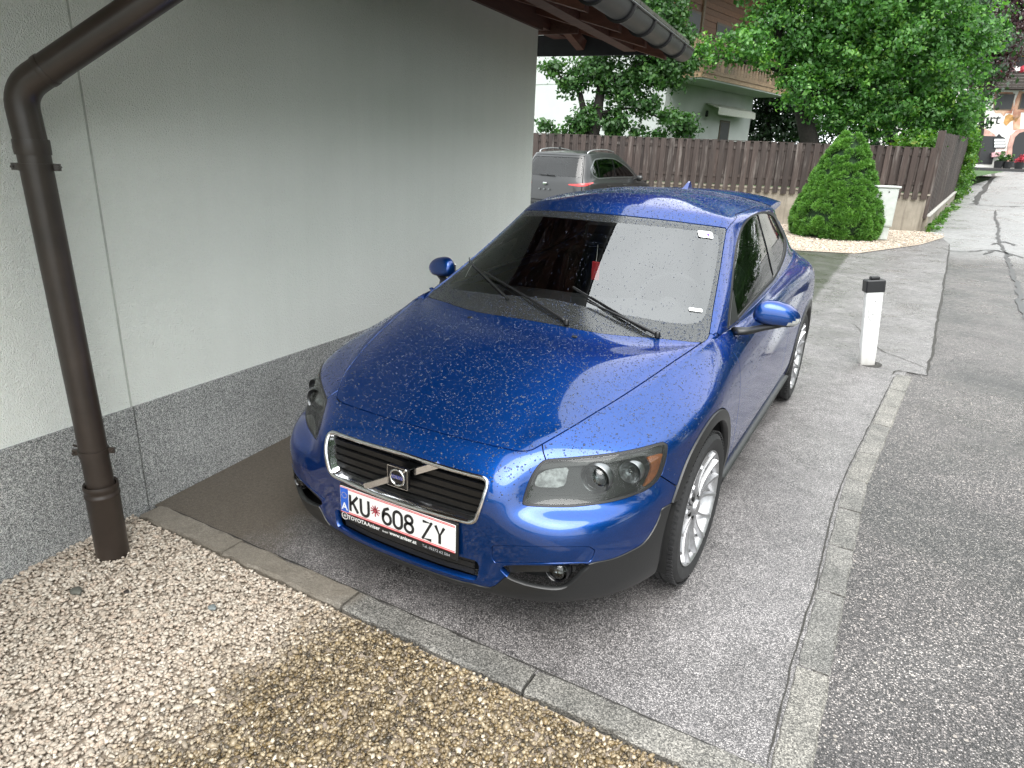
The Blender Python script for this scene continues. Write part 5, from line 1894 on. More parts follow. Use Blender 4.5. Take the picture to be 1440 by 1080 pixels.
def wheel(car, x, y, z, rz):
    s_ = 1 if x > 0 else -1
    w = empty('wheel', (x, y, z), rz, car)
    R, w2 = .322, .1075
    prof = [(.236, -w2 + .012), (.262, -w2), (.292, -w2 - .002), (.308, -w2 + .008), (.318, -w2 + .024), (.322, -w2 + .045)]
    grooves = []
    for c in (-.045, -.015, .015, .045):
        grooves += [(.322, c - .005), (.315, c - .004), (.315, c + .004), (.322, c + .005)]
    prof = prof + grooves + [(a, -b) for a, b in prof[::-1]]
    MB().lathe(prof, (0, 0, 0), 'x', 72).build('tyre', M['tyre'], w, smooth=True, angle=35)
    tb = MB()
    for k in range(90):
        a = 2 * math.pi * k / 90
        for sx in (-1, 1):
            c = (sx * .078, .3205 * math.cos(a), .3205 * math.sin(a))
            tb.box(c, (.046, .012, .0045), rot=Matrix.Rotation(a + math.pi / 2, 3, 'X'))
    tb.build('tread_block', M['tyre'], w)['kind'] = 'stuff'
    f = s_ * 1.0
    rim = [(.205, -.08), (.222, .02), (.228, .085), (.236, .100), (.242, .104), (.243, .098), (.238, .088)]
    # outer lip faces outwards
    MB().lathe([(r, f * h) for r, h in rim], (0, 0, 0), 'x', 64).build('rim', M['alloy'], w, smooth=True, angle=40)
    MB().lathe([(.0, f * .01), (.20, f * .01)], (0, 0, 0), 'x', 40).build('brake_backing', M['void'], w)
    MB().lathe([(.15, f * .02), (.15, f * .035), (.07, f * .035)], (0, 0, 0), 'x', 40).build('brake_disc', M['steel'], w, smooth=True, angle=30)
    for k in range(15):
        gI, m_ = divmod(k, 3)
        a0 = 2 * math.pi * gI / 5 + .25
        a_in = a0 + (m_ - 1) * .22
        a_out = a0 + (m_ - 1) * 2 * math.pi / 15
        pts = []
        for t in np.linspace(0, 1, 6):
            r = .052 + (.232 - .052) * t
            a = a_in + (a_out - a_in) * t ** .8
            h = .072 + .026 * t ** 2 - .004 * math.sin(math.pi * t)
            pts.append((f * h, r * math.cos(a), r * math.sin(a)))
        MB().tube(pts, [1.25, 1.0, .9, .9, 1.0, 1.35], sq=[(-.0085, -.010), (-.0055, .008), (.0055, .008), (.0085, -.010)], fix=(f, 0, 0)).build('spoke', M['alloy'], w, smooth=True, angle=40)
    MB().lathe([(.0, f * .094), (.028, f * .093), (.031, f * .088), (.033, f * .080), (.070, f * .070), (.076, f * .05)], (0, 0, 0), 'x', 30).build('hub_cap', M['alloy'], w, smooth=True, angle=30)
    for k in range(5):
        a = 2 * math.pi * k / 5 + .25 + math.pi / 5
        MB().lathe([(.0, f * .080), (.010, f * .080), (.011, f * .06)], (0, .052 * math.cos(a), .052 * math.sin(a)), 'x', 8).build('wheel_nut', M['void'], w)


def text_obj(name, body, size, mat, loc, parent, align='CENTER', sx=1.0, bold=0.0, rot=(math.pi / 2, 0, 0), ext=.0003):
    cu = bpy.data.curves.new(name, 'FONT')
    cu.body = body
    cu.size = size * 1.4
    cu.align_x = align
    cu.extrude = ext
    cu.offset = bold
    cu.resolution_u = 3
    o = bpy.data.objects.new(name, cu)
    me = bpy.data.meshes.new_from_object(o)
    bpy.data.objects.remove(o)
    me.materials.clear()
    me.materials.append(mat)
    q = bpy.data.objects.new(name, me)
    q.location = loc
    q.rotation_euler = rot
    q.scale = (sx, 1, 1)
    return link(q, parent)


def plate_glyphs(parent):
    """tall narrow letters drawn as constant width strokes"""
    H, Wd = .0665, .0365

    def arc(cx, cy, rx, ry, a0, a1, n=14):
        return [(cx + rx * math.cos(math.radians(a0 + (a1 - a0) * k / n)), cy + ry * math.sin(math.radians(a0 + (a1 - a0) * k / n))) for k in range(n + 1)]
    G = {
        'K': [[(0, 0), (0, 1)], [(1, 1), (.05, .42)], [(.32, .60), (1, 0)]],
        'U': [[(0, 1)] + arc(.5, .30, .5, .30, 180, 360) + [(1, 1)]],
        '6': [arc(.5, .32, .5, .32, 180, 540), [(0, .34), (.04, .62), (.25, .86)] + [(.78, 1)]],
        '0': [[(0, .30)] + arc(.5, .30, .5, .30, 180, 360) + arc(.5, .70, .5, .30, 0, 180) + [(0, .30)]],
        '8': [arc(.5, .27, .5, .27, 90, 450), arc(.5, .77, .43, .23, -90, 270)],
        'Z': [[(0, 1), (1, 1), (0, 0), (1, 0)]],
        'Y': [[(0, 1), (.5, .48), (1, 1)], [(.5, .48), (.5, 0)]],
    }
    t = .0054
    xs = {'K': -.192, 'U': -.140, '6': -.037, '0': .013, '8': .063, 'Z': .142, 'Y': .196}
    for ch in 'KU608ZY':
        mb = MB()
        for st in G[ch]:
            pts = [np.array([(p[0] - .5) * Wd, 0, (p[1] - .5) * H]) for p in st]
            mb.tube(pts, 1.0, sq=[(-t, -.0008), (t, -.0008), (t, .0008), (-t, .0008)], fix=(0, -1, 0))
            for p in pts[1:-1] if len(pts) < 6 else []:
                mb.lathe([(t, -.0007), (t, .0007)], tuple(p), 'y', 10, caps=True)
        mb.build('plate_character', M['plate_black'], parent, loc=(xs[ch], -.0045, -.004), fix=False)
    cr = MB()
    cr.lathe([(.009, -.0005), (.009, .0005)], (0, 0, 0), 'y', 12, caps=True)
    for k in range(9):
        a = math.pi * (k / 8) * 1.5 - math.pi * .25
        cr.box((.014 * math.cos(a), 0, .014 * math.sin(a)), (.016, .001, .004), rot=Matrix.Rotation(-a, 3, 'Y'))
    cr.box((0, 0, -.016), (.005, .001, .014))
    cr.box((0, 0, .014), (.006, .001, .010))
    cr.build('plate_emblem', M['emblem'], parent, loc=(-.090, -.0045, .0))

blue_car()


# ================================================================== BEYOND THE CAR
FW = np.array([-.4869, .8734, 0]); RT = np.array([.8734, .4869, 0])
FW = RM[:, 1] * [1, 1, 0]; FW /= np.linalg.norm(FW); RT = np.array([FW[1], -FW[0], 0])


def PD(px, py, d):
    """the place seen at this pixel, d metres ahead of the camera (level)"""
    r = ray(px, py)
    return CAM + r * (d / (r @ FW))


def leaf_cloud(name, blobs, n, size, mat, seed, parent=None, clump=.38, tone=(0, 1), flat=.5, aspect=.62, up=.35, kind=None, hollow=.35, pergap=22):
    """leaves gathered in clumps inside ellipsoids: blobs = (centre, (rx, ry, rz))"""
    rs = np.random.RandomState(seed)
    vol = np.array([b[1][0] * b[1][1] * b[1][2] for b in blobs]) ** (2 / 3)
    nc = max(6, int(n / pergap))
    bi = rs.choice(len(blobs), nc, p=vol / vol.sum())
    C0 = np.array([b[0] for b in blobs])[bi]; R0 = np.array([b[1] for b in blobs])[bi]
    d = rs.normal(0, 1, (nc, 3)); d /= np.linalg.norm(d, axis=1)[:, None]
    rad = rs.uniform(hollow ** 2, 1, nc) ** .5 * (1 + .14 * rs.normal(0, 1, nc))
    cc = C0 + d * R0 * rad[:, None]
    ct = rs.uniform(0, 1, nc)
    ci = rs.choice(nc, n)
    cr = clump * rs.uniform(.5, 1.3, nc)
    q = rs.normal(0, .5, (n, 3)) * cr[ci][:, None] * [1, 1, .7]
    P = cc[ci] + q
    out = d[ci] * .8 + rs.normal(0, .7, (n, 3)); out[:, 2] += up
    out /= np.linalg.norm(out, axis=1)[:, None]
    t = np.cross(out, rs.normal(0, 1, (n, 3))); t /= np.linalg.norm(t, axis=1)[:, None]
    b = np.cross(out, t)
    s = size * np.exp(rs.normal(0, .22, n))[:, None]
    V = np.stack([P - t * s * .5, P + b * s * .5 * aspect + out * s * .07 + t * s * .04, P + t * s * .5 - out * s * .10, P - b * s * .5 * aspect + out * s * .07 + t * s * .04], 1).reshape(-1, 3)
    k = np.arange(n) * 4
    F = np.stack([k, k + 1, k + 2, k + 3], 1)
    tn = np.clip(.55 * ct[ci] + .45 * rs.uniform(0, 1, n), 0, 1) * (tone[1] - tone[0]) + tone[0]
    me = bpy.data.meshes.new(name)
    me.vertices.add(len(V)); me.vertices.foreach_set('co', V.ravel())
    me.loops.add(F.size); me.loops.foreach_set('vertex_index', F.ravel().astype(np.int32))
    me.polygons.add(n); me.polygons.foreach_set('loop_start', np.arange(0, F.size, 4, dtype=np.int32))
    me.update(calc_edges=True)
    at = me.attributes.new('tone', 'FLOAT', 'POINT')
    at.data.foreach_set('value', np.repeat(tn, 4).astype(np.float32))
    me.materials.append(mat)
    o = bpy.data.objects.new(name, me)
    link(o, parent)
    if kind: o['kind'] = kind
    return o


def limb(mb, a, b, r0, r1, wob=.12, n=7, seed=0):
    rs = random.Random(seed)
    a, b = np.array(a, float), np.array(b, float)
    L = np.linalg.norm(b - a)
    pts = [a + (b - a) * t + np.array([rs.uniform(-1, 1), rs.uniform(-1, 1), rs.uniform(-.5, .5)]) * wob * L * .25 * math.sin(math.pi * t) for t in np.linspace(0, 1, n)]
    mb.tube(pts, list(np.linspace(r0, r1, n)), 9)
    return mb


# ------------------------------------------------------------------ low concrete wall and board fence
FA = np.array([1.66, 18.32, 0]); FB = np.array([-12.0, 12.97, 0])
fd = (FB - FA) / np.linalg.norm(FB - FA); fn = np.array([fd[1], -fd[0], 0])
if fn @ (CAM - FA) < 0: fn = -fn


def fp(s, out, z): p = FA + fd * s + fn * out; return (p[0], p[1], z)


def seg_box(mb, f, s0, s1, o0, o1, z0, z1, zt=None):
    zt = z1 if zt is None else zt
    mb.add([f(s0, o0, z0), f(s1, o0, z0), f(s1, o1, z0), f(s0, o1, z0), f(s0, o0, z1), f(s1, o0, zt), f(s1, o1, zt), f(s0, o1, z1)],
           [(0, 3, 2, 1), (4, 5, 6, 7), (0, 1, 5, 4), (1, 2, 6, 5), (2, 3, 7, 6), (3, 0, 4, 7)])
    return mb


rw = empty('retaining_wall', tuple(FA))
tag(rw, 'low weathered concrete wall carrying the board fence behind the gravel', 'wall')
rel = lambda f, o: (lambda *a: tuple(np.array(f(*a)) - o))
fpl = rel(fp, FA)
seg_box(MB(), fpl, -.02, 15, 0, -.22, -.1, .90).build('wall_base', M['concrete'], rw)
seg_box(MB(), fpl, -.06, 15, .03, -.25, .90, .945).build('wall_coping', M['concrete'], rw)
fence = empty('board_fence', tuple(FA))
tag(fence, 'long dark brown vertical board fence on the low concrete wall', 'fence')
s = .02
i = 0
while s < 14:
    w = .135 + rnd.uniform(-.012, .012)
    top_ = 2.055 + rnd.uniform(-.012, .012)
    if s < 9.5 or s < 14:
        seg_box(MB(), fpl, s, s + w, .055, .030, .80 + rnd.uniform(-.02, .02), top_ + .01, top_ + rnd.uniform(-.01, .01)).build('board', M['fence_wood'], fence)
        seg_box(MB(), fpl, s + w - .03, s + w + .115, .006, -.018, .97, top_ - .02).build('board', M['fence_wood'], fence)
    s += w + .078
for z in (1.15, 1.85): seg_box(MB(), fpl, 0, 14, .028, .008, z, z + .07).build('fence_rail', M['fence_wood'], fence)
cap = seg_box(MB(), fpl, 0, 14, .05, -.02, 2.045, 2.06).build('fence_cap', M['fence_wood'], fence)

# taller fence along the street
SA = np.array([1.70, 18.42, 0]); SB = PD(1353, 255, 31.0) * [1, 1, 0]
sdv = (SB - SA) / np.linalg.norm(SB - SA); snv = np.array([sdv[1], -sdv[0], 0])


def spt(s, out, z): p = SA + sdv * s + snv * out; return (p[0] - SA[0], p[1] - SA[1], z + gz(p[0], p[1]))


sf = empty('street_fence', tuple(SA))
tag(sf, 'tall brown vertical board fence running beside the street behind the corner', 'fence')
s = 0.0
while s < 17.5:
    w = .235 + rnd.uniform(-.02, .02)
    t_ = 2.36 + rnd.uniform(-.015, .015) - .02 * s * .4
    seg_box(MB(), spt, s, s + w, .03 + .018 * (i % 2), .005 + .018 * (i % 2), .36, t_ + rnd.uniform(-.01, .01)).build('board', M['fence_wood'], sf)
    i += 1
    s += w - .012
for k_ in range(6):
    s0 = k_ * 3.0
    seg_box(MB(), spt, s0, s0 + 2.99, .10, -.12, -.15, .33, .33).build('fence_footing', M['concrete'], sf)
for k_ in range(6):
    s0 = k_ * 3.0
    seg_box(MB(), spt, s0, s0 + 3.0, .13, -.02, .335, .37).build('footing_cap', M['concrete_light'], sf)
seg_box(MB(), spt, -.10, -.0, .06, -.10, .30, 2.42).build('corner_post', M['fence_wood'], sf)

# ------------------------------------------------------------------ cabinet, post, conifer
cb = on_z(1231.5, 336, .03)
cab = empty('utility_cabinet', tuple(cb), math.radians(24))
tag(cab, 'pale grey-green utility cabinet standing in gravel right of the clipped conifer', 'cabinet')
MB().box((0, 0, .14), (.40, .22, .28), bev=.01).build('cabinet_base', M['cabinet'], cab)
MB().box((0, 0, .70), (.46, .26, .83), bev=.012).build('cabinet_body', M['cabinet'], cab)
MB().box((0, -.133, .70), (.42, .012, .77), bev=.005).build('cabinet_door', M['cabinet'], cab)
MB().box((0, 0, 1.135), (.52, .32, .045), bev=.015).build('cabinet_roof', M['cabinet'], cab)
MB().box((.02, -.142, 1.03), (.03, .012, .03), bev=.004).build('cabinet_lock', M['post_black'], cab)

bp_ = on_z(1217.5, 511, 0)
post = empty('marker_post', tuple(bp_))
post.scale = (.86, .86, .86)
post.rotation_euler = (math.radians(-1), math.radians(-5.6), math.radians(24))
tag(post, 'white plastic road marker post with black cap leaning beside the driveway', 'marker post')
mb = MB()
secs = [(-.05, .150, .105), (.0, .150, .105), (.35, .160, .105), (.74, .168, .105)]
vs, fs = [], []
for (z, w, d) in secs:
    for (x, y) in round_poly([(-w / 2, -d / 2), (w / 2, -d / 2), (w / 2 * .8, d / 2), (-w / 2 * .8, d / 2)], .18, 3): vs.append((x, y, z))
m = len(vs) // len(secs)
for r in range(len(secs) - 1):
    for k_ in range(m): fs.append((r * m + k_, r * m + (k_ + 1) % m, (r + 1) * m + (k_ + 1) % m, (r + 1) * m + k_))
fs += [tuple(range(m))[::-1], tuple((len(secs) - 1) * m + k_ for k_ in range(m))]
mb.add(vs, fs).build('post_shaft', M['post_white'], post, smooth=True, angle=40)
MB().box((0, 0, .800), (.180, .118, .125), bev=.010).build('post_cap', M['post_black'], post)
MB().box((0, 0, .878), (.085, .06, .030), bev=.006).build('cap_knob', M['post_black'], post)
MB().lathe([(.095, .0), (.125, -.004), (.15, -.012)], (0, 0, .006), 'z', 18).build('post_collar', M['dark_joint'], post)
for (x, z) in ((.012, .655), (-.002, .520)): MB().box((x, -.055, z), (.008, .004, .016), bev=.002).build('post_bolt', M['scuff'], post)
MB().tube(catmull([(-.048, -.0535, .57), (-.045, -.0535, .51), (-.02, -.0535, .46), (.012, -.0535, .43), (.02, -.0535, .40)], 5), .0016, 5).build('scuff_mark', M['scuff'], post)

# clipped dwarf conifer: lobed cone clothed in short shoots
cn0 = on_z(1180, 336, .0) + np.array([.05, .35, 0])
cn0 = cn0 + np.array([-.22, -.05, 0])
con = empty('clipped_conifer', tuple(cn0))
tag(con, 'dense bright green cone-shaped dwarf conifer on gravel left of the cabinet', 'conifer')
CH, CR = 2.32, 1.0


def cone_r(z):
    t = z / CH
    return CR * (.80 + .26 * math.sin(min(1, t / .26) * 1.57)) * (1 - t) ** .66 * (1.0 if t > .05 else .86 + t * 2.8) + .02


rs = np.random.RandomState(4)
nb = 620
lob = []
for _ in range(nb):
    z = CH * (1 - rs.uniform(0.0, 1) ** .62) * .985
    a = rs.uniform(0, 2 * np.pi)
    lob.append((cone_r(z), a, z, rs.uniform(.075, .15) * (1 - .4 * z / CH)))
core = MB()
core.lathe([(max(.0, cone_r(z) - .10), z) for z in np.linspace(.02, CH - .12, 22)] + [(0, CH - .05)], (0, 0, 0), 'z', 26)
core.build('inner_mass', M['leaf_dark_solid'] if 'leaf_dark_solid' in M else plain('inner_green', (.012, .035, .010), .95, var=.4, scale=30), con, smooth=True)
Pn, Nn = [], []
per = 170
for (r, a, z, br) in lob:
    c = np.array([(r - br * .45) * math.cos(a), (r - br * .45) * math.sin(a), z])
    d = rs.normal(0, 1, (per, 3)); d /= np.linalg.norm(d, axis=1)[:, None]
    o3 = np.array([math.cos(a), math.sin(a), .25])
    d = d + o3 * .75; d /= np.linalg.norm(d, axis=1)[:, None]
    Pn.append(c + d * br * rs.uniform(.80, 1.06, (per, 1)) * [1, 1, .78]); Nn.append(d)
Pn, Nn = np.concatenate(Pn), np.concatenate(Nn)
mk = Pn[:, 2] > .02
Pn, Nn = Pn[mk], Nn[mk]
n = len(Pn)
dirv = Nn + rs.normal(0, .38, (n, 3)) + [0, 0, .25]; dirv /= np.linalg.norm(dirv, axis=1)[:, None]
sidev = np.cross(dirv, rs.normal(0, 1, (n, 3))); sidev /= np.linalg.norm(sidev, axis=1)[:, None]
ln = rs.uniform(.030, .062, (n, 1)); wd = rs.uniform(.007, .012, (n, 1))
V = np.stack([Pn - dirv * ln * .3, Pn + sidev * wd + dirv * ln * .2, Pn + dirv * ln, Pn - sidev * wd + dirv * ln * .2], 1).reshape(-1, 3)
k4 = np.arange(n) * 4
F = np.stack([k4, k4 + 1, k4 + 2, k4 + 3], 1)
me = bpy.data.meshes.new('needles')
me.vertices.add(len(V)); me.vertices.foreach_set('co', V.ravel())
me.loops.add(F.size); me.loops.foreach_set('vertex_index', F.ravel().astype(np.int32))
me.polygons.add(n); me.polygons.foreach_set('loop_start', np.arange(0, F.size, 4, dtype=np.int32))
me.update(calc_edges=True)
at = me.attributes.new('tone', 'FLOAT', 'POINT')
lt = np.repeat(rs.uniform(0, 1, nb), per)[mk]
at.data.foreach_set('value', np.repeat(np.clip(.35 * lt + .65 * rs.uniform(0, 1, n), 0, 1), 4).astype(np.float32))
me.materials.append(M['needle'])
nd = bpy.data.objects.new('needles', me); link(nd, con); nd['kind'] = 'stuff'

# ------------------------------------------------------------------ grey estate car


def suv():
    rr = PD(829, 263, 15.2) * [1, 1, 0]
    c = empty('estate_car', (rr[0] - .90, rr[1] - .22, 0), math.radians(-3))
    tag(c, 'grey high-roofed estate car parked nose to the fence behind the blue car', 'car')
    # stations: rear centre, rear, rear corner, side ..., front corner, front, front centre
    R = [
        [(0, .04, .30), (.5, .05, .30), (.80, .16, .30), (.88, .45, .28), (.89, 1.1, .26), (.89, 1.8, .26), (.89, 2.6, .26), (.89, 3.3, .26), (.86, 3.9, .28), (.72, 4.25, .28), (.4, 4.37, .28), (0, 4.4, .28)],
        [(0, .0, .55), (.5, .01, .55), (.84, .13, .55), (.91, .42, .55), (.915, 1.1, .55), (.915, 1.8, .55), (.915, 2.6, .55), (.915, 3.3, .55), (.88, 3.9, .55), (.74, 4.28, .55), (.4, 4.4, .55), (0, 4.43, .55)],
        [(0, .05, .82), (.5, .06, .82), (.82, .17, .82), (.905, .45, .84), (.915, 1.1, .84), (.915, 1.8, .84), (.915, 2.6, .84), (.905, 3.3, .84), (.86, 3.85, .80), (.70, 4.2, .76), (.4, 4.33, .75), (0, 4.36, .75)],
        [(0, .09, .98), (.5, .10, .98), (.80, .21, .99), (.885, .48, 1.0), (.90, 1.1, 1.0), (.90, 1.8, .99), (.90, 2.6, .98), (.88, 3.2, .97), (.80, 3.65, .95), (.62, 3.95, .90), (.35, 4.05, .90), (0, 4.08, .90)],
        [(0, .13, 1.08), (.5, .14, 1.08), (.76, .25, 1.08), (.845, .50, 1.08), (.86, 1.1, 1.08), (.86, 1.8, 1.07), (.86, 2.5, 1.06), (.83, 3.0, 1.06), (.74, 3.3, 1.06), (.55, 3.45, 1.06), (.3, 3.5, 1.06), (0, 3.52, 1.06)],
        [(0, .26, 1.34), (.47, .27, 1.34), (.70, .36, 1.34), (.785, .58, 1.34), (.79, 1.1, 1.35), (.79, 1.8, 1.35), (.785, 2.3, 1.34), (.76, 2.62, 1.33), (.68, 2.82, 1.32), (.5, 2.94, 1.32), (.28, 2.99, 1.32), (0, 3.0, 1.32)],
        [(0, .40, 1.56), (.43, .41, 1.56), (.62, .48, 1.555), (.68, .66, 1.555), (.69, 1.1, 1.58), (.69, 1.6, 1.585), (.68, 1.95, 1.575), (.66, 2.15, 1.56), (.60, 2.28, 1.55), (.45, 2.36, 1.55), (.25, 2.40, 1.55), (0, 2.41, 1.55)],
        [(0, .50, 1.61), (.38, .52, 1.61), (.54, .60, 1.61), (.58, .80, 1.615), (.59, 1.1, 1.635), (.59, 1.55, 1.64), (.58, 1.85, 1.635), (.55, 2.0, 1.625), (.50, 2.1, 1.615), (.38, 2.18, 1.61), (.2, 2.22, 1.61), (0, 2.23, 1.61)],
        [(0, .95, 1.655), (0, 1.0, 1.66), (0, 1.05, 1.66), (0, 1.12, 1.662), (0, 1.22, 1.665), (0, 1.35, 1.665), (0, 1.5, 1.665), (0, 1.6, 1.665), (0, 1.68, 1.66), (0, 1.74, 1.66), (0, 1.78, 1.66), (0, 1.82, 1.66)]]
    N = np.array(R, float)
    Mi, u = spline_mat(12, 8); Mj, v = spline_mat(9, 8)
    P = np.einsum('ai,bj,jik->bak', Mi, Mj, N)
    P[:, 0, 0] = 0; P[:, -1, 0] = 0; P[-1, :, 0] = 0
    du, dv_ = np.gradient(P, axis=1), np.gradient(P, axis=0)
    nn = np.cross(du, dv_); nn /= np.linalg.norm(nn, axis=2)[:, :, None] + 1e-12
    if nn[20, 40, 0] < 0: nn = -nn
    nn[:, 0, 0] = 0; nn[:, -1, 0] = 0; nn[-1, :, 0] = 0
    nn /= np.linalg.norm(nn, axis=2)[:, :, None] + 1e-12
    nj, ni = P.shape[:2]
    U, V_ = np.meshgrid(u, v)
    pos = P.reshape(-1, 3)
    V = np.concatenate([pos, nn.reshape(-1, 3), U.reshape(-1, 1), V_.reshape(-1, 1), pos[:, :2]], 1)
    F = [(j * ni + i_, j * ni + i_ + 1, (j + 1) * ni + i_ + 1, (j + 1) * ni + i_) for j in range(nj - 1) for i_ in range(ni - 1)]
    f = F[20 * (ni - 1) + 40]
    if np.cross(pos[f[1]] - pos[f[0]], pos[f[2]] - pos[f[0]]) @ V[f[0], 3:6] < 0: F = [q[::-1] for q in F]
    S = Patch(V, F)
    g = .003
    arch = lambda p: np.where(p.V[:, 7] < 4, np.minimum(p.circ(.80, .33, .37), p.circ(3.5, .33, .37)), 1e3)
    S = S.clip(-arch(S))
    DLO = round_poly([(.50, 1.16), (.46, 1.30), (.72, 1.50), (1.25, 1.535), (1.80, 1.52), (2.35, 1.36), (2.86, 1.11), (2.84, 1.09), (1.6, 1.10), (.72, 1.085)], .3)
    fd_ = lambda p: np.where((p.V[:, 7] > 3.6) & (p.V[:, 7] < 6.4) & (p.V[:, 6] > 2.2) & (p.V[:, 6] < 8.2), p.yz(DLO), 1e3)
    RW = round_poly([(-1.5, 4.15), (1.62, 4.15), (1.72, 4.3), (1.72, 5.6), (1.55, 5.75), (-1.5, 5.75)], .25)
    fr_ = lambda p: p.uv(RW)
    FWs = round_poly([(9.0, 4.1), (13, 4.1), (13, 5.8), (8.9, 5.8)], .2)
    ff = lambda p: p.uv(FWs)
    TL = [(.9, 2.95), (1.5, 3.05), (2.9, 3.35), (2.95, 3.1), (2.2, 2.65), (1.5, 2.6), (.9, 2.75)]
    ft = lambda p: p.uv(TL)
    d = S.clip(fd_(S)); r = S.clip(fr_(S)); w = S.clip(ff(S)); tl = S.clip(ft(S))
    B = S
    for fn_ in (fd_, fr_, ff, ft): B = B.clip(-fn_(B))
    paint = M['suv_paint']
    low = B.clip(B.V[:, 2] - .42); B = B.clip(.42 - B.V[:, 2])
    panel('lower_cladding', low, M['trim'], c, 0, lip=.01)
    gate = [(-1, 1.2), (1.75, 1.2), (1.9, 6.0), (-1, 6.0)]
    tg = B.clip(B.uv(gate) + .03)
    gt_ = panel('tailgate', tg, paint, c, 0, lip=.012)
    B = B.clip(-B.uv(gate) + .03)
    panel('body', B, paint, c, 0, lip=.012)
    panel('rear_window', r.clip(fr_(r) + .03), M['pane'], gt_, 0, lip=.006, off=-.006)
    panel('front_windscreen', w, M['pane'], c, 0, lip=0)
    for sd_ in (1, -1):
        panel('tail_light', tl, M['red_lens'], c, sd_, lip=.01, off=.006)
        inn = lambda p: fd_(p) + .022
        ring_ = d.clip(-inn(d))
        panel('window_trim', ring_, M['chrome_soft'], c, sd_, lip=.006, off=.003)
        gl_ = d.clip(inn(d))
        cuts = [(-1, .80), (.845, 1.62), (1.68, 4)]
        for a_, b_ in cuts:
            q = gl_.clip(a_ - gl_.V[:, 1]); q = q.clip(q.V[:, 1] - b_)
            if len(q.F): panel('side_window', q, M['pane'], c, sd_, lip=.003, off=-.006)
        for a_, b_ in ((.80, .845), (1.62, 1.68)):
            q = gl_.clip(a_ - gl_.V[:, 1]); q = q.clip(q.V[:, 1] - b_)
            if len(q.F): panel('window_pillar', q, M['gloss_black'], c, sd_, lip=.003, off=-.002)
        pts = catmull([(.60 * sd_, .62, 1.60), (.612 * sd_, .72, 1.655), (.61 * sd_, 1.1, 1.69), (.60 * sd_, 1.6, 1.69), (.58 * sd_, 1.95, 1.66), (.565 * sd_, 2.05, 1.62)], 5)
        MB().tube(pts, .015, 8).build('roof_rail', M['alloy'], c, smooth=True)
        MB().box((.99 * sd_, 2.72, 1.08), (.16, .10, .13), bev=.035).build('wing_mirror', paint, c, smooth=True, angle=60)
        MB().tube([(.86 * sd_, 2.72, 1.05), (.95 * sd_, 2.72, 1.06)], .02, 8).build('mirror_stalk', M['trim'], c)
        for yy in (1.2, 2.05): MB().box((.915 * sd_, yy, .93), (.03, .18, .03), bev=.01).build('door_handle', paint, c)
    for (x, y) in ((.80, .80), (-.80, .80), (.80, 3.5), (-.80, 3.5)):
        s2 = 1 if x > 0 else -1
        wh = empty('wheel', (x, y, .33), 0, c)
        MB().lathe([(.22, -.1), (.30, -.11), (.325, -.09), (.33, -.05), (.33, .05), (.325, .09), (.30, .11), (.22, .1)], (0, 0, 0), 'x', 40).build('tyre', M['tyre'], wh, smooth=True, angle=40)
        rm_ = MB().lathe([(.222, s2 * .10), (.20, s2 * .07), (.0, s2 * .05)], (0, 0, 0), 'x', 30)
        for k_ in range(10):
            a_ = math.pi * k_ / 5
            rm_.tube([(s2 * .075, .03 * math.cos(a_), .03 * math.sin(a_)), (s2 * .09, .21 * math.cos(a_), .21 * math.sin(a_))], .018, 6)
        rm_.build('rim', M['alloy'], wh)
    MB().tube([(.10, .115, 1.13), (-.05, .122, 1.135), (-.30, .128, 1.14)], .010, 6).build('rear_wiper', M['wiper_black'], gt_)
    MB().box((-.10, .035, .955), (.09, .02, .05), bev=.012).build('maker_badge', M['chrome'], gt_)
    for k_ in range(3): MB().box((-.22 + .12 * k_, .022, .84), (.035, .01, .03)).build('model_letter', M['chrome_soft'], gt_)
    MB().box((-.18, .78, 1.70), (.02, .05, .07)).build('roof_aerial', M['trim'], c)
    MB().box((0, 2.2, .75), (1.5, 3.2, .5)).build('cabin_fill', M['void'], c)
    for (x, y) in ((-.40, 1.05), (.40, 1.05), (-.40, 1.95), (.40, 1.95)):
        MB().box((x, y, 1.12), (.48, .12, .5), bev=.05).build('seat_back', M['interior'], c)
    return c


# ------------------------------------------------------------------ white house with timber upper floor
UR = np.array([.19, .982, 0]); UP = np.array([.982, -.19, 0])


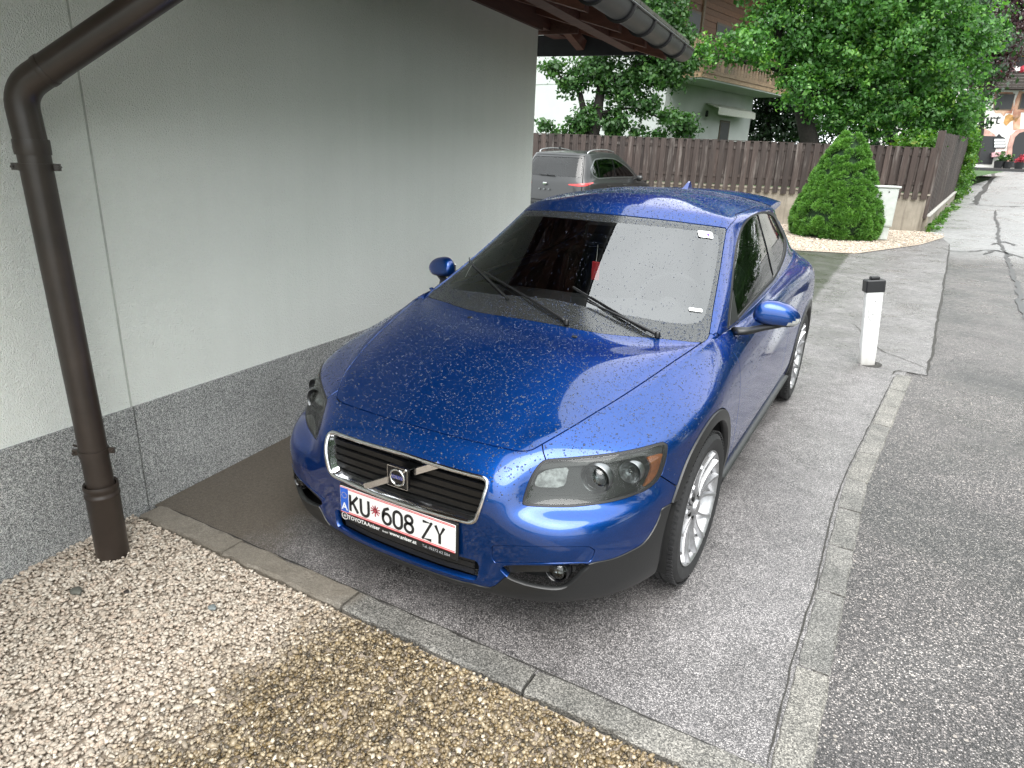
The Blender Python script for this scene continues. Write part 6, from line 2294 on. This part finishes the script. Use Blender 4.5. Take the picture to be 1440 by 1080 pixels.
def house():
    C = PD(938, 118, 25.6) * [1, 1, 0]
    h = empty('white_house', tuple(C))
    tag(h, 'white alpine house with wooden upper floor and long timber balcony behind the board fence', 'house')

    def q(a, b, z): p = UR * a + UP * b; return (p[0], p[1], z)     # a along the street side, b outwards

    def bx(name, a0, a1, b0, b1, z0, z1, mat, parent=h):
        return MB().add([q(a0, b0, z0), q(a1, b0, z0), q(a1, b1, z0), q(a0, b1, z0), q(a0, b0, z1), q(a1, b0, z1), q(a1, b1, z1), q(a0, b1, z1)],
                        [(0, 3, 2, 1), (4, 5, 6, 7), (0, 1, 5, 4), (1, 2, 6, 5), (2, 3, 7, 6), (3, 0, 4, 7)]).build(name, mat, parent)
    G = .85
    bx('ground_floor', 0, 7.5, -9, 0, G - .3, 4.05, M['house_white'])
    # planked upper floor, each plank a piece
    up = bx('upper_core', .06, 7.44, -8.9, -.06, 4.05, 8.6, M['dark_wood'])
    k_ = 0
    z = 4.10
    while z < 8.5:
        bx('plank', .0, 7.5, -.058, .0 + .012 * (k_ % 2), z, z + .185, M['chalet_wood'])
        if z > 6.9: bx('plank', -.012, .058, -9, -.06, z, z + .185, M['chalet_wood'])
        z += .195; k_ += 1
    bx('gable_face', -.02, .05, -9, -.062, 4.05, 6.88, M['house_white'])
    # gable stays white up to the roof on the left part
    # balcony
    bal = empty('balcony', (0, 0, 0), 0, h)
    bx('balcony_floor', -.1, 7.75, .012, 1.32, 4.05, 4.17, M['house_white'], bal)
    for (z0, z1, o_) in ((4.10, 4.24, 1.345), (4.25, 4.37, 1.365)):
        bx('edge_board', -.14, 7.8, 1.322, o_, z0, z1, M['balcony_wood'], bal)
        bx('edge_board', -.16, -.13, .0, 1.32, z0, z1, M['balcony_wood'], bal)
    a = -.10
    while a < 7.7:
        w = .26
        # baluster board with waisted outline
        pr = [(-w / 2, 0), (w / 2, 0), (w / 2, .15), (w / 4.2, .34), (w / 2.6, .52), (w / 3.8, .66), (w / 2, .84), (w / 2, .95), (-w / 2, .95), (-w / 2, .84), (-w / 3.8, .66), (-w / 2.6, .52), (-w / 4.2, .34), (-w / 2, .15)]
        c = np.array(q(a + w / 2, 1.30, 4.37))
        MB().sheet((c, UR, (0, 0, 1), UP), pr, .025).build('baluster', M['balcony_wood'], bal)
        a += w + .012
    for b in np.arange(.10, 1.25, .27):
        c = np.array(q(-.10, b, 4.37))
        MB().sheet((c, UP, (0, 0, 1), -UR), [(-.12, 0), (.12, 0), (.12, .95), (-.12, .95)], .025).build('baluster', M['balcony_wood'], bal)
    bx('handrail', -.16, 7.8, 1.26, 1.38, 5.32, 5.39, M['balcony_wood'], bal)
    bx('handrail', -.17, -.06, .02, 1.25, 5.32, 5.39, M['balcony_wood'], bal)
    for a_ in (): bx('balcony_joist', a_, a_ + .14, .01, 1.30, 3.90, 4.045, M['balcony_wood'], bal)
    # openings of the street side
    def opening(a0, a1, z0, z1, name='window', panes=1):
        f = bx(name, a0, a1, -.10, .03, z0, z1, M['window_frame'])
        w = (a1 - a0 - .07 * (panes + 1)) / panes
        for p in range(panes):
            s0 = a0 + .07 + p * (w + .07)
            bx('pane', s0, s0 + w, .031, .036, z0 + .08, z1 - .08, M['window_dark'], f)
        return f
    opening(1.45, 2.15, 1.5, 3.05)
    opening(4.55, 5.45, G, 3.0, 'door')
    opening(.9, 1.9, 4.5, 6.4, 'door', 1)
    opening(3.2, 4.6, 4.9, 6.3, 'window', 2)
    opening(5.8, 6.9, 4.9, 6.3, 'window', 2)
    for (a0, a1) in ((.72, .86), (1.94, 2.08)): bx('door_post', a0, a1, .015, .07, 4.4, 8.0, M['balcony_wood'])
    # gable side windows
    aw = empty('awning', (0, 0, 0), 0, h)
    pts = [q(3.1, .05, 3.50), q(6.6, .05, 3.50), q(6.6, .55, 3.34), q(3.1, .55, 3.34)]
    MB().add(pts + [(p[0], p[1], p[2] + .04) for p in pts], [(0, 3, 2, 1), (4, 5, 6, 7), (0, 1, 5, 4), (1, 2, 6, 5), (2, 3, 7, 6), (3, 0, 4, 7)]).build('awning_cloth', M['awning'], aw)
    n_ = 22
    vs, fs = [], []
    for k_ in range(n_ * 4 + 1):
        a_ = 3.1 + 3.5 * k_ / (n_ * 4)
        vs += [q(a_, .56, 3.36), q(a_, .57, 3.10 + .05 * abs(math.sin(k_ * math.pi / 4)))]
    for k_ in range(n_ * 4): fs.append((2 * k_, 2 * k_ + 1, 2 * k_ + 3, 2 * k_ + 2))
    MB().add(vs, fs).build('valance', M['awning'], aw)
    lamp_ = MB().box(q(3.0, .15, 3.15), (.10, .10, .22), bev=.02).build('wall_lamp', M['iron'], h)
    # roof with wide overhang
    zr = 8.6
    vs = [q(-2, 2.2, 7.9), q(9.5, 2.2, 7.9), q(9.5, -4.5, 10.6), q(-2, -4.5, 10.6), q(-2, -11.2, 7.9), q(9.5, -11.2, 7.9)]
    vs2 = [(p[0], p[1], p[2] + .22) for p in vs]
    MB().add(vs + vs2, [(0, 3, 2, 1), (3, 4, 5, 2), (6, 7, 8, 9), (9, 8, 11, 10), (0, 1, 7, 6), (1, 2, 8, 7), (2, 5, 11, 8), (5, 4, 10, 11), (4, 3, 9, 10), (3, 0, 6, 9)]).build('roof', M['dark_wood'], h)
    return h


house()
suv()

# terrace chairs seen over the fence
for (px_, py_, w) in ((1001, 199, .75), (1031, 199, .62), (1046, 199, .42)):
    p = PD(px_, py_, 21.6)
    ch = empty('garden_chair', (p[0], p[1], p[2] - .95), math.radians(11))
    tag(ch, {1001: 'wide dark garden chair back left of the terrace door', 1031: 'dark garden chair back in front of the terrace door', 1046: 'narrow dark garden chair back right of the terrace door'}[px_], 'chair', 'garden chairs behind the fence')
    MB().box((0, .25, .70), (w, .05, .50), bev=.02).build('backrest', M['post_black'], ch)
    MB().box((0, 0, .42), (w, .5, .05), bev=.02).build('seat', M['post_black'], ch)
    for sx in (-1, 1):
        for sy in (-1, 1): MB().box((sx * (w / 2 - .04), sy * .22, .2), (.04, .04, .42)).build('leg', M['post_black'], ch)


# ------------------------------------------------------------------ trees
def tree(name, label, base, limbs, blobs, n, size, mat, seed, clump=.4, tone=(0, 1), group=None, cat='tree', **kw):
    t = empty(name)
    tag(t, label, cat, group)
    mb = MB()
    for j, (a, b, r0, r1) in enumerate(limbs): limb(mb, a, b, r0, r1, seed=seed + j)
    mb.build('trunk', M['bark'], t, smooth=True, angle=60)
    leaf_cloud('crown', blobs, n, size, mat, seed, t, clump, tone, **kw)
    return t


def B(px, py, r, d, fl=.85):
    return (PD(px, py, d), (r, r, r * fl))


# tree at the house
d = 21.6
b0 = PD(834, 205, d)
base = np.array([b0[0], b0[1], .75])
tree('apple_tree', 'small leafy fruit tree in front of the white gable wall', base,
     [(base, PD(846, 120, d), .20, .13), (base + [.08, .05, 0], PD(815, 130, d), .16, .08), (PD(846, 120, d), PD(835, 30, d), .12, .07), (PD(846, 120, d), PD(900, 90, d), .09, .04), (PD(815, 130, d), PD(770, 92, d), .05, .02),
      (PD(838, 160, d), PD(900, 150, d), .06, .02), (PD(832, 185, d), PD(775, 182, d), .03, .01), (PD(900, 90, d), PD(960, 60, d), .05, .02), (PD(900, 150, d), PD(955, 182, d), .03, .01)],
     [B(800, 118, .42, d), B(835, 95, .65, d), B(868, 128, .62, d), B(832, 165, .50, d), B(812, 178, .35, d), B(866, 170, .45, d), B(905, 105, .6, d), B(908, 150, .45, d), B(893, 185, .28, d), B(960, 178, .42, d - .4), B(940, 165, .3, d - .3),
      B(940, 95, .7, d), B(778, 96, .35, d), B(765, 178, .20, d), B(785, 187, .22, d), B(950, 60, .6, d), B(925, 15, 1.0, d), B(870, 40, 1.2, d), B(925, 190, .22, d - .4), B(860, 187, .25, d)],
     27000, .12, M['leaf_apple'], 21, .22, hollow=.0, pergap=16)
# big tree in the middle
d = 23.0
b0 = PD(1160, 215, d)
base = np.array([b0[0], b0[1], .75])
tree('walnut_tree', 'large broad bright green tree rising behind the fence in the middle', base,
     [(base, PD(1128, 150, d), .30, .25), (PD(1128, 150, d), PD(1095, 60, d), .24, .16), (PD(1095, 60, d), PD(1070, -60, d), .18, .10), (PD(1128, 150, d), PD(1210, 60, d), .18, .08), (PD(1210, 60, d), PD(1280, 0, d), .10, .05),
      (PD(1110, 100, d), PD(1010, 80, d - .6), .09, .03), (PD(1150, 120, d), PD(1290, 130, d), .10, .03)],
     [B(1000, 72, .5, d - 1.2), B(1048, 66, .6, d - 1.2), B(968, 84, .42, d - 1.2), B(1030, 82, .35, d - 1.2), B(1075, 80, .45, d - 1.2), B(1102, 40, 1.25, d), B(1140, 95, 1.1, d), B(1180, 25, 2.0, d), B(1185, 125, 1.15, d), B(1250, 60, 2.0, d), B(1245, 145, 1.1, d),
      B(1315, 45, 1.6, d), B(1320, 115, 1.2, d), B(1365, 45, .9, d), B(1352, 150, .75, d), B(1393, 55, .45, d), B(1385, 95, .35, d), B(1180, -70, 2.6, d), B(1100, -60, 1.6, d), B(1290, -60, 2.2, d), B(1170, 160, .6, d), B(1120, 125, .55, d - 1), B(1150, 150, .45, d - .6), B(1210, 175, .7, d), B(1300, 165, .8, d), B(1345, 172, .5, d)],
     80000, .12, M['leaf_big'], 33, .30, hollow=.4)
# darker trees and shrubs further back
for (nm, lab, px_, d, blobs, n, mt, sd0, sz) in (
    ('broadleaf_tree', 'dark tree standing between the white house and the large bright green tree', 1080, 33, [(1075, 150, 1.6), (1110, 170, 1.6), (1060, 190, 1.2), (1130, 130, 2.2), (1090, 90, 2.2)], 14000, 'leaf_dark', 41, .16),
    ('broadleaf_tree', 'dark tree filling the background behind the large tree and the street fence', 1260, 36, [(1180, 120, 3), (1250, 150, 3), (1310, 140, 2.6), (1350, 165, 1.5), (1260, 60, 4), (1200, 20, 4), (1320, 40, 3.6), (1290, 185, 1.6), (1200, 190, 1.6)], 26000, 'leaf_dark', 42, .20),
    ('broadleaf_tree', 'dark tree crown above the house eaves at the top of the view', 1000, 34, [(960, 30, 2.4), (1010, -20, 3), (900, -10, 3), (1060, -40, 3)], 12000, 'leaf_dark', 43, .2),
):
    b0 = PD(px_, 215, d)
    tree(nm, lab, b0, [((b0[0], b0[1], .5), PD(px_, 80, d), .3, .12)], [B(a, b, c, d) for a, b, c in blobs], n, sz, M[mt], sd0, .5)
b0 = PD(1395, 230, 47)
tree('copper_beech', 'dark purple-leaved tree in front of the painted inn', b0, [(PD(1372, 230, 47), PD(1385, 90, 47), .20, .10)],
     [B(1388, 95, 1.3, 47), B(1398, 60, 1.9, 47), B(1405, 20, 2.2, 47), B(1425, -10, 2.0, 47), B(1378, 110, 1.0, 47), B(1412, 85, .8, 47), B(1385, 130, .5, 47)], 18000, .18, M['leaf_purple'], 51, .4)

# ivy over the far end of the street fence, shrub in the corner, weeds at its foot
iv = tag(leaf_cloud('ivy', [(SA + sdv * (10.6 + .42 * k_) + snv * .16 + np.array([0, 0, gz(0, 31) + .25 + .47 * (k_ % 5)]), (.20, .40, .36)) for k_ in range(12)] +
                    [(SA + sdv * (9.0 + 1.1 * k_) + np.array([0, 0, 2.85]), (.22, .5, .22)) for k_ in range(6)], 6000, .10, M['leaf_ivy'], 61, None, .2),
         'bright green ivy tumbling over the far end of the street fence', 'ivy')
c = PD(1283, 202, 19.4)
tag(leaf_cloud('garden_shrub', [(c, (.55, .5, .30)), (c + RT * .4, (.4, .4, .32)), (c - np.array([0, 0, .35]), (.6, .5, .4))], 3800, .085, M['leaf_ivy'], 62, None, .14), 'light green shrub peeping over the fence near its corner', 'shrub')
wb = []
for k_ in range(17):
    s_ = 12.5 * rnd.uniform(0, 1) ** 1.7 - .1
    p = SA + sdv * s_ + snv * rnd.uniform(.13, .26)
    wb.append((np.array([p[0], p[1], gz(p[0], p[1]) + .05]), (rnd.uniform(.08, .25), rnd.uniform(.1, .3), rnd.uniform(.04, .16))))
tag(leaf_cloud('weeds', wb, 2600, .055, M['leaf_ivy'], 63, None, .09, up=1.0), 'low weeds growing along the foot of the street fence', None, None, 'stuff')

# hedge and trees across the street, opposite the car
for (x, y, r, sd0, lab) in ((9.8, 3.0, 3.0, 71, 'rounded green tree across the street opposite the blue car door'), (9.4, 9.0, 3.0, 72, 'taller green tree across the street further up the road'), (10.0, -2.8, 2.9, 73, 'green tree across the street opposite the blue car bonnet'), (9.6, 15.5, 3.2, 74, 'green tree across the street opposite the gravel bed'), (10.6, 26.5, 3.0, 75, 'green tree on the right street side well before the inn'), (12.6, 36.5, 3.4, 76, 'green tree on the right street side nearest the inn')):
    tree('street_tree', lab, (x, y, 0), [((x, y, -.1), (x, y, 2.6), .22, .14)], [((x, y, 2.9), (r, r, 2.8)), ((x + .3, y - 1, 6.4), (r * .9, r * .9, 2.6))], 16000, .21, M['leaf_apple'], sd0, .5, group='trees across the street')

# ------------------------------------------------------------------ painted inn at the end of the street
def inn():
    d = 60.0
    O = PD(1400, 238, d)
    u = np.array([.975, .222, 0]); n_ = np.array([.222, -.975, 0])
    z0 = 1.42
    h = empty('painted_inn', (O[0], O[1], 0))
    tag(h, 'white painted inn with frescoes, arched doorway and dark flower balconies at the street end', 'inn')

    def F(px_, py_):
        r = ray(px_, py_)
        t = ((O - CAM) @ n_) / (r @ n_)
        p = CAM + r * t
        return (p - O) @ u, p[2]

    def qb(name, a0, a1, zz0, zz1, o0, o1, mat, parent=h):
        P = lambda a, o, z: tuple(u * a + n_ * o + np.array([0, 0, z]))
        return MB().add([P(a0, o0, zz0), P(a1, o0, zz0), P(a1, o1, zz0), P(a0, o1, zz0), P(a0, o0, zz1), P(a1, o0, zz1), P(a1, o1, zz1), P(a0, o1, zz1)],
                        [(0, 3, 2, 1), (4, 5, 6, 7), (0, 1, 5, 4), (1, 2, 6, 5), (2, 3, 7, 6), (3, 0, 4, 7)]).build(name, mat, parent)

    def rect(name, p0, p1, o0, o1, mat, parent=h):
        a0, b0_ = F(*p0); a1, b1 = F(*p1)
        return qb(name, min(a0, a1), max(a0, a1), min(b0_, b1), max(b0_, b1), o0, o1, mat, parent)

    def poly(name, pts, o0, o1, mat, parent=h):
        pp = [F(*q) for q in pts]
        return MB().sheet((n_ * o0, u, (0, 0, 1), n_), pp, o1 - o0).build(name, mat, parent)
    qb('front_wall', -9, 12, z0 - 1, 17, -8, 0, M['inn_wall'])
    rect('doorway', (1377, 191), (1394.5, 231), .01, .05, M['window_dark'])
    poly('fresco_panel', [(1372, 191), (1377, 184), (1383, 180), (1390, 183), (1399, 189), (1396, 192), (1377, 190.5)], .01, .03, M['fresco_pink'])
    poly('fresco_panel', [(1396, 190), (1400, 190), (1393, 231), (1388, 231)], .01, .03, M['fresco_pink'])
    # arch
    poly('arch_surround', [(1414, 235), (1417, 205), (1421, 190), (1428, 184), (1436, 181), (1446, 181), (1456, 186), (1462, 200), (1464, 236)], .012, .09, M['fresco_pink'])
    poly('arch_opening', [(1421.5, 235), (1423.5, 206), (1427, 193), (1433, 187), (1440, 185), (1448, 188), (1454, 198), (1457, 236)], .095, .12, M['window_dark'])
    poly('painted_column', [(1425, 183), (1424, 160), (1428, 140), (1433, 128), (1437, 128), (1436, 150), (1434, 182)], .012, .03, M['fresco'])
    for a, b_ in (((1401.7, 131.5), (1421.5, 155)), ((1437, 131), (1458, 154))):
        f = rect('window', a, b_, .03, .08, M['window_frame'])
        w = (b_[0] - a[0])
        for k_ in range(2): rect('pane', (a[0] + 1.2 + k_ * w / 2, a[1] + 1.5), (a[0] + w / 2 - .6 + k_ * w / 2, b_[1] - 1.5), .082, .09, M['window_dark'], f)
        poly('window_fresco', [(a[0] - 3, a[1] - 2), (b_[0] + 3, a[1] - 2), (b_[0] + 4, b_[1] - 4), (b_[0] + 1, b_[1] + 5), ((a[0] + b_[0]) / 2 + 3, b_[1] + 4), ((a[0] + b_[0]) / 2, b_[1] + 9), ((a[0] + b_[0]) / 2 - 4, b_[1] + 4), (a[0] - 2, b_[1] + 4), (a[0] - 5, b_[1] - 2)], .01, .028, M['fresco'])
    for L in ([(1414, 163), (1419, 160), (1424, 162), (1426, 168), (1421, 171), (1415, 177), (1411, 173)], [(1427, 160), (1433, 156), (1434, 164), (1428, 172), (1424, 168)]):
        poly('painted_scroll', L, .01, .03, M['fresco_gold'])
    # lattice window with iron crest
    fr = poly('lattice_window', [(1396.5, 208.5), (1397, 194), (1401, 192), (1404.5, 188), (1408, 192), (1413, 194), (1413.5, 208.5)], .03, .10, M['iron'])
    for i_ in range(4):
        for j_ in range(3):
            rect('pane', (1398.2 + 3.7 * i_, 195.3 + 4.2 * j_), (1401.2 + 3.7 * i_, 198.8 + 4.2 * j_), .101, .106, M['plate_white'], fr)
    poly('flower_box', [(1393, 215), (1414, 212), (1413, 218), (1393, 221)], .1, .35, M['flower_pink'])
    # lettering of the house name
    a0, b0_ = F(1369.5, 171.5)
    t = text_obj('wall_lettering', 'wirt', .80, M['iron'], tuple(u * a0 + n_ * .03 + np.array([0, 0, b0_ - .1])), h, align='LEFT', rot=(math.pi / 2, 0, math.atan2(u[1], u[0])), ext=.01)
    # balconies
    for (za, zb, xa) in (((1381, 123), (1470, 103), 0), ((1412, 71), (1470, 50), 0)) and [((1381, 123.5), (1500, 105), 0), ((1411, 72), (1500, 52), 1)]:
        bl = empty('balcony', (0, 0, 0), 0, h)
        a0, z_0 = F(*za); a1, z_1 = F(*zb)
        a1 = 12.0
        z_1 = z_0 + 1.15
        qb('balcony_floor', a0, a1, z_0 - .15, z_0, .01, 1.2, M['dark_wood'], bl)
        for k_ in range(5): qb('parapet_board', a0, a1, z_0 + .01 + k_ * .22, z_0 + .215 + k_ * .22, 1.202, 1.24 + .02 * (k_ % 2), M['dark_wood'], bl)
        qb('balcony_rail', a0 - .05, a1, z_1, z_1 + .08, 1.15, 1.32, M['dark_wood'], bl)
        qb('shade_back', a0, a1, z_1 + 1.2, z_1 + 1.3, .01, .1, M['dark_wood'], bl)
        for k_ in range(26):
            a_ = a0 + .3 + k_ * .36
            if a_ > 7: break
            for mt, dz in ((rnd.choice(['flower_red', 'flower_pink', 'flower_white', 'flower_red']), .12),):
                bm = bmesh.new(); bmesh.ops.create_icosphere(bm, subdivisions=2, radius=.22)
                for v in bm.verts: v.co *= rnd.uniform(.6, 1.25)
                me_ = bpy.data.meshes.new('flowers'); bm.to_mesh(me_); bm.free(); me_.materials.append(M[mt])
                fo = bpy.data.objects.new('flowers', me_)
                fo.location = tuple(u * a_ + n_ * 1.28 + np.array([0, 0, z_1 + dz])); link(fo, bl)
    for p0, p1 in (((1400, 66), (1412, 88)), ((1428, 78), (1440, 100)), ((1450, 78), (1466, 100))):
        f = rect('balcony_door', p0, p1, .02, .06, M['fresco_gold'])
        rect('pane', (p0[0] + 2, p0[1] + 2), (p1[0] - 2, p1[1]), .061, .07, M['window_dark'], f)
    # roof overhang
    P = lambda a, o, z: tuple(u * a + n_ * o + np.array([0, 0, z]))
    MB().add([P(-11, 3.0, 15.3), P(14, 3.0, 15.3), P(14, -8, 18.5), P(-11, -8, 18.5), P(-11, 3.0, 15.7), P(14, 3.0, 15.7), P(14, -8, 18.9), P(-11, -8, 18.9)],
             [(0, 3, 2, 1), (4, 5, 6, 7), (0, 1, 5, 4), (1, 2, 6, 5), (2, 3, 7, 6), (3, 0, 4, 7)]).build('roof', M['dark_wood'], h)
    # pavement edge in front
    a0, _ = F(1372, 240)
    pv = MB()
    P2 = lambda a, o, z: tuple(O * [1, 1, 0] + u * a + n_ * o + np.array([0, 0, z]))
    pv.add([P2(-9, .0, z0 - .2), P2(12, .0, z0 - .2), P2(12, 8.5, z0 - .3), P2(-9, 8.5, z0 - .3), P2(-9, 0, z0 + .12), P2(12, 0, z0 + .12), P2(12, 8.5, z0 + .10), P2(-9, 8.5, z0 + .10)],
           [(0, 3, 2, 1), (4, 5, 6, 7), (0, 1, 5, 4), (1, 2, 6, 5), (2, 3, 7, 6), (3, 0, 4, 7)])
    tag(pv.build('pavement', M['tar']), kind='structure')
    # planters by the door
    for k_, (px_, lab) in enumerate(((1399, 'planted tub by the lattice window of the inn'), (1411, 'planted tub just left of the inn archway'))):
        a_, _z = F(px_, 228)
        p = P2(a_, 1.0, z0 + .12)
        pl = empty('planter', p)
        tag(pl, lab, 'planter', 'plant tubs at the inn')
        MB().lathe([(.28, 0), (.36, .55), (.32, .55), (.30, .45)], (0, 0, 0), 'z', 14).build('tub', M['iron'], pl)
        leaf_cloud('foliage', [(np.array([0, 0, .85]), (.4, .4, .4))], 260, .16, M['leaf_apple'], 80 + k_, pl, .2)


inn()
p = PD(1436, 222, 57)  # tub and flowers made up for an unidentified red thing in the arch
rt = empty('planter', (p[0], p[1], 1.54))
tag(rt, 'made-up flower tub for a red thing in the archway of the painted inn', 'planter', 'plant tubs at the inn')
MB().lathe([(.26, 0), (.34, .5), (.30, .5), (.28, .42)], (0, 0, 0), 'z', 14).build('tub', M['iron'], rt)
leaf_cloud('red_thing', [(np.array([0, 0, .75]), (.42, .42, .30))], 300, .15, M['flower_red'], 91, rt, .2)
